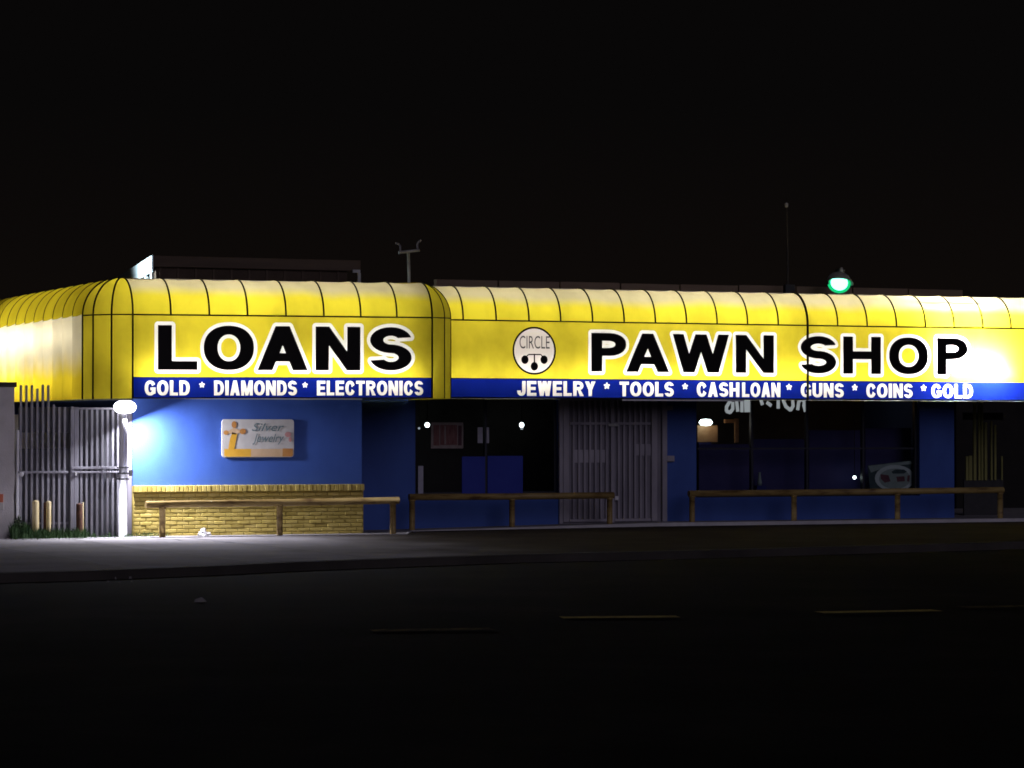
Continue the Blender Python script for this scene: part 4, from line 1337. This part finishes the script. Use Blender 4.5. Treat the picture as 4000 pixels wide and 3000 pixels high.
# jewellery sign on the blue wall
tS = T_WL - 0.03
x0, x1 = S(867, tS), S(1148, tS); z1, z0 = Z(1000, 1638, tS), Z(1000, 1786, tS)
sg = thing('wall_sign', 'white and orange Silver Jewelry sign board on the blue wall', 'sign', ((x0 + x1) / 2, tS, z0))
def rrect(x0, x1, z0, z1, r, n=5):
    pts = []
    for cx, cz, a0 in ((x1 - r, z0 + r, -90), (x1 - r, z1 - r, 0), (x0 + r, z1 - r, 90), (x0 + r, z0 + r, 180)):
        for i in range(n + 1):
            a = R(a0 + 90 * i / n); pts.append((cx + r * math.cos(a), cz + r * math.sin(a)))
    return pts
MB().prism(rrect(x0, x1, z0, z1, .05), tS - .004, tS + .026).build('board', 'sign_white', sg)
W_, H_ = x1 - x0, z1 - z0
ys_ = tS - .008
def flat(pts, mat, name, dy=0.0):
    MB().add([(x0 + u * W_, ys_ - dy, z0 + v * H_) for u, v in pts], [tuple(range(len(pts)))]).build(name, mat, sg)
flat([(.03, .04), (.055, .015), (.40, .015), (.40, .22), (.03, .22)], 'sign_orange', 'orange_band')
flat([(.40, .015), (.84, .015), (.84, .22), (.40, .22)], 'sign_pale_orange', 'pale_band')
flat([(.84, .015), (.965, .015), (.985, .05), (.985, .23), (.84, .23)], 'sign_brown_orange', 'orange_band')
el = lambda cu, cv, ru, rv, n=16: [(cu + ru * math.cos(a), cv + rv * math.sin(a)) for a in np.linspace(0, 2 * math.pi, n + 1)[:-1]]
flat([(.085, .22), (.17, .22), (.21, .62), (.14, .66), (.11, .5)], 'sign_orange', 'figure_stem', .002)
flat(el(.165, .86, .035, .09), 'sign_brown_orange', 'figure_petal', .003)
flat(el(.285, .68, .045, .075), 'sign_brown_orange', 'figure_petal', .003)
flat(el(.055, .65, .035, .06), 'sign_brown_orange', 'figure_petal', .003)
flat([(.04, .64), (.16, .78), (.29, .68), (.18, .60)], 'sign_pale_orange', 'figure_petal', .002)
flat(el(.915, .60, .045, .07), 'sign_pink', 'pink_bow', .002)
flat(el(.945, .47, .022, .07), 'sign_pink', 'pink_bow', .002)
text_mb('Silver', x0 + .41 * W_, x0 + .86 * W_, z0 + .69 * H_, z0 + .90 * H_, ys_ - .003, shear=.35, offset=.004).build('lettering', 'sign_teal', sg)
text_mb('Jewelry', x0 + .42 * W_, x0 + .86 * W_, z0 + .33 * H_, z0 + .62 * H_, ys_ - .003, shear=.35, offset=.004).build('lettering', 'sign_teal', sg)

# crumpled bag of litter at the foot of the brick
pb = G(792, 2092, zg(0))
m = MB()
me_pts = []
seg, rg = 14, 8
for j in range(rg + 1):
    ph = math.pi / 2 * j / rg
    for k in range(seg):
        a = 2 * math.pi * k / seg
        q = random.uniform(.72, 1.12)
        me_pts.append((pb.x + .12 * math.cos(ph) * math.cos(a) * q, min(pb.y, T_WL - .25) + .07 * math.cos(ph) * math.sin(a) * q, zg(pb.x) + .13 * math.sin(ph) * q * (1 if math.cos(a) < .3 else .6)))
m.add(me_pts, [(j * seg + k, j * seg + (k + 1) % seg, (j + 1) * seg + (k + 1) % seg, (j + 1) * seg + k) for j in range(rg) for k in range(seg)])
tag(m.build('plastic_bag', 'plastic_white', org=Vector((pb.x, pb.y, zg(pb.x)))), 'crumpled white plastic bag lying at the foot of the brick base', 'litter')
pc = G(783, 2356, Z_ROAD - .02)
m = MB()
for sx in (0,):
    vs = [(pc.x - .085, pc.y - .03, Z_ROAD - .03), (pc.x + .085, pc.y - .02, Z_ROAD - .03), (pc.x + .07, pc.y + .05, Z_ROAD - .03), (pc.x - .06, pc.y + .06, Z_ROAD - .03),
          (pc.x - .06, pc.y, Z_ROAD + .022), (pc.x + .01, pc.y - .01, Z_ROAD + .045), (pc.x + .06, pc.y + .02, Z_ROAD + .012)]
    m.add(vs, [(0, 1, 5, 4), (1, 2, 6, 5), (1, 6, 5), (2, 3, 4, 6), (3, 0, 4), (4, 5, 6)])
tag(m.build('paper_scrap', 'pebble', org=Vector((pc.x, pc.y, Z_ROAD))), 'pale crumpled paper scrap lying on the dark roadway', 'litter')

# grass tufts along the fence foot
m = MB()
def blade(x, y, z, h, lean, ang, wd):
    dx, dy = math.cos(ang), math.sin(ang)
    a = Vector((x - dy * wd, y + dx * wd, z)); b = Vector((x + dy * wd, y - dx * wd, z))
    c = Vector((x + dx * lean * .5, y + dy * lean * .5, z + h * .65)); d_ = Vector((x + dx * lean, y + dy * lean, z + h))
    m.add([a, b, c + (b - a) * .3, d_, c - (b - a) * .3], [(0, 1, 2, 3, 4)])
for _ in range(2600):
    px = random.choice([random.uniform(45, 110), random.uniform(60, 340), random.uniform(60, 340), random.uniform(300, 660)])
    t = 48.2 - abs(random.gauss(0, .2)) if px < 500 else random.uniform(48.1, 48.3)
    dens = 1.0 if px < 340 else .35
    if random.random() > dens: continue
    h = random.uniform(.04, .20) * (1.5 if px < 110 else 1.0) * (1 if px < 340 else .55)
    blade(S(px, t), t, zg(0) - .01, h, random.uniform(.0, .10), random.uniform(0, 6.28), random.uniform(.004, .009))
gr = m.build('grass', 'grass_green'); gr['kind'] = 'stuff'; gr['label'] = 'green weeds growing along the foot of the fence'; gr['category'] = 'grass'
# bushy weed against the stucco wall
m = MB()
for _ in range(420):
    a, q = random.uniform(0, 6.28), random.random() ** .5
    c = Vector((S(72, 48.0) + .09 * q * math.cos(a), 47.98 + .10 * q * math.sin(a), zg(0) + random.uniform(.0, .42) * (1 - .5 * q)))
    u = Vector((random.gauss(0, 1), random.gauss(0, 1), random.gauss(0, 1))).normalized() * .028
    v = u.cross(Vector((random.gauss(0, 1), random.gauss(0, 1), random.gauss(0, 1)))).normalized() * .016
    m.add([c - u, c + v, c + u, c - v], [(0, 1, 2, 3)])
wd_ = thing('weed_bush', 'dark leafy weed growing in the corner of the stucco wall', 'plant', (S(72, 48.0), 47.98, zg(0)))
m.build('foliage', 'leaf_dark', wd_)
MB().tube([(S(72, 48.0), 47.98, zg(0) - .03), (S(72, 48.0) + .01, 47.98, zg(0) + .2), (S(72, 48.0) - .01, 47.98, zg(0) + .36)], [.009, .006, .003], 6).build('stem', 'rust', wd_)

# ------------------------------------------------------------------ roof things
# shed roof behind the left awning
tSh = 53.0
h0, h1 = S(598, tSh), S(1405, tSh)
zf1, zf0 = Z(1000, 1008, tSh), Z(1000, 1052, tSh)
sh = thing('rooftop_shed', 'brown rooftop shed behind the LOANS awning with a lit pale edge', 'shed', ((h0 + h1) / 2, tSh, ZT + .06))
MB().box(h0, h1, tSh - .05, tSh, zf0, zf1, .012).build('front_fascia', 'roof_brown', sh)
MB().box(h0 + .05, h1 - .25, tSh + .012, tSh + .1, ZT + .06, zf0 + .04).build('front_panel', 'roof_dark', sh)
for px in np.arange(625, 1345, 69.5):
    s = S(px, tSh)
    MB().box(s - .018, s + .018, tSh - .008, tSh + .011, ZT + .06, zf0 - .003).build('batten', 'roof_brown', sh)
dz = 0.115
L_ = 4.0
zr = zf1 - .02
m = MB()
m.add([(h0, tSh, zr), (h1, tSh, zr), (h1, tSh + L_, zr - dz * L_), (h0, tSh + L_, zr - dz * L_)], [(0, 1, 2, 3)])
m.build('roof_sheet', 'roof_felt', sh)
m = MB()
hh = .27
vs = [(x, tSh + q, z + zr - dz * q) for x in (h0 - .04, h0 - .006) for q, z in ((-.04, .02), (L_, .02), (L_, -hh), (-.04, -hh))]
m.add(vs, [(0, 1, 2, 3), (7, 6, 5, 4), (0, 4, 5, 1), (1, 5, 6, 2), (2, 6, 7, 3), (3, 7, 4, 0)])
o = m.build('rake_board', 'rake_white', sh); fix_normals(o)
for k in range(9):
    q = .12 + k * .40
    MB().box(h0 + .0, h0 + .05, tSh + q, tSh + q + .10, ZT + .06, zr - dz * q - hh - .004).build('slat', 'rake_white', sh)
MB().box(h0 + .08, h0 + .10, tSh + .1, tSh + L_ - .2, ZT + .06, zr - dz * L_ - .02).build('side_panel', 'roof_dark', sh)
# gutter bracket at the right end
a, b = P(1375, 1058, tSh - .05), P(1404, 1058, tSh - .05)
MB().box(a.x, b.x, tSh - .10, tSh - .055, a.z - .035, a.z + .02).build('gutter_end', 'galvanised', sh)
MB().box(b.x - .05, b.x + .01, tSh - .10, tSh - .055, ZT + .06, a.z - .037).build('downpipe', 'galvanised', sh)
# flood lamp that lights the pale edge
fl = thing('roof_floodlight', 'small floodlight on the roof shining on the shed edge', 'lamp', (h0 - .95, tSh + .30, ZT + .06))
fp = Vector((h0 - .95, tSh + .30, ZT + .16))
MB().box(fp.x - .05, fp.x + .05, fp.y - .04, fp.y + .04, ZT + .06, ZT + .12).build('foot', 'dark_metal', fl)
MB().tube([(fp.x, fp.y, ZT + .10), (fp.x + .06, fp.y - .02, ZT + .20)], .05, 12).build('head', 'dark_metal', fl)
sl_ = bpy.data.lights.new('flood_light', 'SPOT'); sl_.energy = 260; sl_.spot_size = R(125); sl_.spot_blend = .8; sl_.shadow_soft_size = .05; sl_.color = (.80, .95, 1.0)
so = bpy.data.objects.new('flood_light', sl_); COL.objects.link(so); so.parent = fl
so.location = Vector((.09, -.02, .17))
so.rotation_euler = (Vector((h0 - .03, tSh + .12, zr - .12)) - (fp + Vector((.09, -.02, .06)))).to_track_quat('-Z', 'Y').to_euler()

# forked pole
tA = 50.2
at = thing('forked_pole', 'grey forked bracket pole standing on the shop roof', 'pole', (S(1597, tA), tA, ZT + .06))
pA = lambda x, y: P(x, y, tA)
MB().tube([(pA(1598, 1085).x, tA, ZT + .06), pA(1598, 1075), pA(1595, 985)], .027, 10).build('post', 'galvanised', at)
MB().tube([pA(1557, 987), pA(1638, 978)], .028, 10).build('crossbar', 'galvanised', at)
MB().tube([pA(1563, 985), pA(1564, 962), pA(1557, 953), pA(1545, 950)], .018, 8).build('arm', 'soffit_metal', at)
MB().tube([pA(1631, 978), pA(1630, 955), pA(1634, 946), pA(1645, 938)], .018, 8).build('arm', 'soffit_metal', at)

# thin mast
tM = 51.0
ms_ = thing('roof_mast', 'thin dark mast rising above the right-hand roof edge', 'mast', (S(3076, tM), tM, ZT + .06))
MB().tube([(S(3078, tM), tM, ZT + .06), P(3076, 1000, tM), P(3073, 780, tM)], [.026, .020, .008], 8).build('pole', 'kerb_dark', ms_)
MB().lathe(P(3072, 801, tM), [(0, -.05), (.035, -.04), (.035, .03), (0, .05)], 10).build('insulator', 'galvanised', ms_)
MB().box(S(3064, tM), S(3100, tM), tM - .06, tM + .05, ZT + .06, Z(3080, 1112, tM)).build('foot_block', 'dark_metal', ms_)

# green signal lamp head, turned towards the road
tG = 50.6
gc = P(3270, 1104, tG)
sgn = thing('signal_lamp', 'glowing green signal lamp above the PAWN SHOP awning', 'signal', (gc.x, tG, ZT + .06))
MB().tube([(gc.x + .04, tG + .30, ZT + .06), (gc.x + .04, tG + .30, gc.z + .30)], .03, 10).build('pole', 'dark_metal', sgn)
MB().box(gc.x - .02, gc.x + .10, tG + .10, tG + .33, gc.z + .22, gc.z + .27).build('bracket', 'dark_metal', sgn)
hd = Vector((gc.x, tG, gc.z))
MB().lathe(hd, [(0, .20), (.13, .19), (.185, .10), (.19, .02), (.175, .015)], 24, 'Y').build('housing', 'dark_metal', sgn)
MB().lathe(hd, [(0.0, -.045), (.08, -.035), (.135, -.012), (.146, -.004)], 24, 'Y').build('lens', 'lens_green', sgn)
MB().lathe(hd, [(.146, -.004), (.178, .012), (.20, .018)], 24, 'Y').build('lens_halo', 'lens_halo', sgn)
m = MB(); n = 18; vs = []; fs = []
for i in range(n + 1):
    a = R(-8 + 205 * i / n)
    l = .12 + .07 * max(0, math.sin(a))
    for rr_ in (.205, .216):
        vs.append((hd.x + rr_ * math.cos(a), tG + .02, hd.z + rr_ * math.sin(a)))
        vs.append((hd.x + rr_ * math.cos(a), tG - l, hd.z + rr_ * math.sin(a) - .135 * max(0, math.sin(a))))
for i in range(n):
    b0, b1 = 4 * i, 4 * i + 4
    fs += [(b0, b0 + 1, b1 + 1, b1), (b0 + 2, b1 + 2, b1 + 3, b0 + 3), (b0 + 1, b0 + 3, b1 + 3, b1 + 1)]
m.add(vs, fs, True)
m.build('visor', 'visor_paint', sgn)
sgn.rotation_euler = (0, R(6), -TH + R(8))
sgn.scale = (1.15, 1, 1)
MB().lathe((hd.x + .03, tG + .08, hd.z + .20), [(.03, -.03), (.035, .04), (.02, .10), (0, .11)], 10).build('top_cap', 'galvanised', sgn)

# ------------------------------------------------------------------ things seen in the windows
ti = tw + 0.14
def panel(par, px0, px1, y0, y1, t, name, mat, th=.01):
    return MB().box(S(px0, t), S(px1, t), t, t + th, Z((px0 + px1) / 2, y1, t), Z((px0 + px1) / 2, y0, t), .003).build(name, mat, par)
po = thing('window_poster', 'reddish framed notice with pale border hung in the shop window', 'poster', (S(1747, ti), ti, Z(1747, 1748, ti)))
panel(po, 1684, 1810, 1650, 1752, ti, 'backing', 'poster_pale')
panel(po, 1694, 1716, 1660, 1740, ti - .008, 'red_field', 'poster_red', .006)
panel(po, 1720, 1786, 1660, 1738, ti - .008, 'red_field', 'poster_red', .006)
panel(po, 1790, 1804, 1662, 1740, ti - .008, 'red_field', 'banner_maroon', .006)
panel(po, 1736, 1742, 1664, 1736, ti - .012, 'pale_stripe', 'poster_pale', .003)
pn = thing('window_notice', 'pair of grey paper notices taped beside the window mullion', 'notice', (S(1888, ti), ti, Z(1888, 1732, ti)))
panel(pn, 1866, 1886, 1669, 1731, tw - .004, 'sheet', 'paper_grey', .003)
panel(pn, 1901, 1911, 1669, 1731, tw - .008, 'sheet', 'paper_grey', .003)
def bulb(px, py, t, rx, rz, mat, label, tail=0.0):
    c = P(px, py, t)
    o = thing('ceiling_lamp', label, 'lamp', (c.x, c.y, c.z))
    MB().lathe(c, [(0, -rz), (rx * .7, -rz * .7), (rx, 0), (rx * .7, rz * .7), (0, rz)], 14).build('bulb', mat, o)
    MB().tube([(c.x, c.y, c.z + rz * .9), (c.x, c.y, 2.9)], .008, 6).build('cord', 'dark_metal', o)
    if tail:
        MB().lathe((c.x, c.y, c.z - rz), [(rx * .5, .01), (rx * .5, -tail), (0, -tail)], 10).build('cap', 'bulb_dim', o)
bulb(1669, 1660, 52.2, .048, .050, 'bulb_cool', 'small bright bulb hanging beside the reddish window notice')
bulb(1637, 1673, 52.4, .022, .022, 'bulb_dim', 'tiny dim bulb hanging at the left window edge')
bulb(2038, 1660, 52.2, .046, .052, 'bulb_cool', 'small bright bulb hanging above the blue window boards', .035)
bulb(3338, 1865, 50.22, .034, .036, 'bulb_cool', 'tiny white bulb low behind the window beside the hanging banner')
# glowing counter lamp behind the wide window
tk = 51.2
c = P(2757, 1650, tk)
ll = thing('counter_lamp', 'glowing oval lamp over a warm wooden cabinet behind the wide window', 'lamp', (c.x, tk, .02))
m = MB().lathe(c, [(0, -.065), (.10, -.055), (.145, 0), (.10, .055), (0, .065)], 18)
m.v = [(v[0], tk + (v[1] - tk) * .5, v[2]) for v in m.v]
m.build('shade', 'bulb_cool', ll)
panel(ll, 2724, 2804, 1662, 1727, tk + .12, 'cabinet_top', 'wood_warm', .12)
MB().box(S(2740, tk), S(2790, tk), tk + .13, tk + .23, .02, Z(2760, 1728, tk)).build('stand', 'interior_blue', ll)
cf = thing('wooden_stand', 'brown wooden display stand behind the wide window beside the glowing lamp', 'stand', (S(2866, tk), tk, .02))
panel(cf, 2832, 2868, 1638, 1652, tk, 'top_bar', 'wood_warm', .05)
panel(cf, 2872, 2886, 1635, 1728, tk, 'upright', 'wood_warm', .05)
MB().box(S(2876, tk), S(2882, tk), tk + .01, tk + .04, .02, Z(2880, 1729, tk)).build('leg', 'dark_metal', cf)
pt_ = bpy.data.lights.new('counter_light', 'POINT'); pt_.energy = 1.1; pt_.color = (1, .62, .35); pt_.shadow_soft_size = .06
pto = bpy.data.objects.new('counter_light', pt_); COL.objects.link(pto); pto.parent = ll
pto.location = Vector((c.x + .12, tk - .16, c.z - .02)) - Vector(ll.location)
# warm glow of a ceiling fitting near the third mullion
cw = P(3345, 1560, 51.5)
wl = thing('ceiling_fitting', 'dim warm ceiling fitting at the top of the wide window', 'lamp', (cw.x, cw.y, cw.z))
MB().lathe(cw, [(0, -.03), (.10, -.025), (.13, .02), (.13, .05), (0, .055)], 16).build('shade', 'bulb_warm', wl)
pw_ = bpy.data.lights.new('fitting_light', 'POINT'); pw_.energy = 1.2; pw_.color = (1, .60, .30); pw_.shadow_soft_size = .1
pwo = bpy.data.objects.new('fitting_light', pw_); COL.objects.link(pwo); pwo.parent = wl; pwo.location = (0, -.05, -.16)
MB().tube([(cw.x, cw.y, cw.z + .05), (cw.x, cw.y, 2.9)], .015, 8).build('stem', 'dark_metal', wl)
# hanging banner with an oval emblem
bn = thing('hanging_banner', 'tilted grey green banner with pale oval emblem in the wide window', 'banner', (S(3485, ti), ti, Z(3485, 1925, ti)))
q = [P(x, y, ti) for x, y in ((3389, 1818), (3583, 1796), (3590, 1935), (3402, 1935))]
m = MB(); m.prism([(p.x, p.z) for p in q][::-1], ti, ti + .006); m.build('cloth', 'banner_dark', bn)
def bpoly(pts, mat, name, k):
    pp = [P(x, y, ti) for x, y in pts]
    MB().add([(p.x, ti - .003 * k, p.z) for p in pp], [tuple(range(len(pp)))]).build(name, mat, bn)
bpoly([(3391, 1820), (3580, 1798), (3578, 1812), (3520, 1816), (3440, 1832), (3402, 1846)], 'banner_green', 'edge_band', 1)
bpoly([(3495 + 78 * math.cos(a), 1868 + 52 * math.sin(a)) for a in np.linspace(0, 2 * math.pi, 25)[:-1]], 'banner_pale', 'oval', 1.6)
bpoly([(3495 + 62 * math.cos(a), 1870 + 40 * math.sin(a)) for a in np.linspace(0, 2 * math.pi, 25)[:-1]], 'banner_green', 'oval', 2.2)
bpoly([(3482, 1842), (3496, 1834), (3530, 1834), (3542, 1842), (3530, 1850), (3486, 1850)], 'banner_dark', 'mark', 3)
bpoly([(3438, 1852), (3470, 1856), (3478, 1880), (3455, 1886), (3440, 1870)], 'banner_maroon', 'mark', 3)
bpoly([(3500, 1862), (3532, 1860), (3534, 1880), (3504, 1882)], 'banner_maroon', 'mark', 3)
bpoly([(3544, 1858), (3554, 1856), (3550, 1882), (3542, 1880)], 'banner_maroon', 'mark', 3)
# blue boards added inside the wide window to give its panes a haze
tb_ = tw + .55
for (xa, xb, y0, wh) in ((2730, 2932, 1735, 'the glowing oval lamp'), (2942, 3147, 1715, 'the slim vase'), (3160, 3366, 1680, 'the tiny white bulb'), (3380, 3560, 1672, 'the hanging banner')):
    o = MB().box(S(xa, tb_), S(xb, tb_), tb_, tb_ + .03, .02, Z((xa + xb) / 2, y0, tb_), .006).build('haze_board', 'interior_haze', org=Vector((S((xa + xb) / 2, tb_), tb_, .02)))
    tag(o, 'dark blue board added for haze in the wide window near ' + wh, 'board', 'added haze boards in the wide window')
# pale bottle-like ornament glimpsed behind the glass
to = 50.35
co_ = P(2967, 1878, to)
ob = thing('glass_vase', 'slim pale vase glimpsed behind the wide window', 'vase', (co_.x, to, .9))
MB().lathe((co_.x, to, co_.z), [(0, -.09), (.04, -.09), (.045, -.03), (.03, .05), (.022, .14), (.028, .16)], 14).build('body', 'banner_green', ob)
MB().box(co_.x - .10, co_.x + .10, to - .09, to + .09, .02, co_.z - .092).build('plinth', 'interior_blue', ob)

# ------------------------------------------------------------------ right end: yard screen
tY = 51.2
ysn = thing('yard_screen', 'dark olive slatted screen past the right end of the shop', 'fence', (S(3840, tY), tY, 0))
for (xa, xb, y0) in ((3773, 3783, 1782), (3785, 3797, 1780), (3803, 3814, 1572), (3822, 3830, 1575), (3833, 3841, 1572), (3846, 3856, 1650), (3870, 3877, 1645), (3884, 3892, 1660), (3911, 3917, 1782)):
    MB().box(S(xa, tY), S(xb, tY), tY, tY + .03, Z(3840, 1876, tY), Z(3840, y0, tY), .003).build('slat', 'olive_slat', ysn)
MB().box(S(3768, tY), S(3922, tY), tY + .031, tY + .07, -.02, Z(3840, 1872, tY)).build('base_board', 'dark_metal', ysn)
MB().box(S(3768, tY), S(3922, tY), tY + .033, tY + .07, Z(3840, 1640, tY), Z(3840, 1612, tY)).build('cross_rail', 'black_wall', ysn)
bw2 = MB().box(S(3735, 56), S(4700, 56), 56, 56.2, -.2, 2.6).build('yard_wall', 'black_wall')
tag(bw2, 'dark wall at the back of the yard behind the olive screen', 'wall')
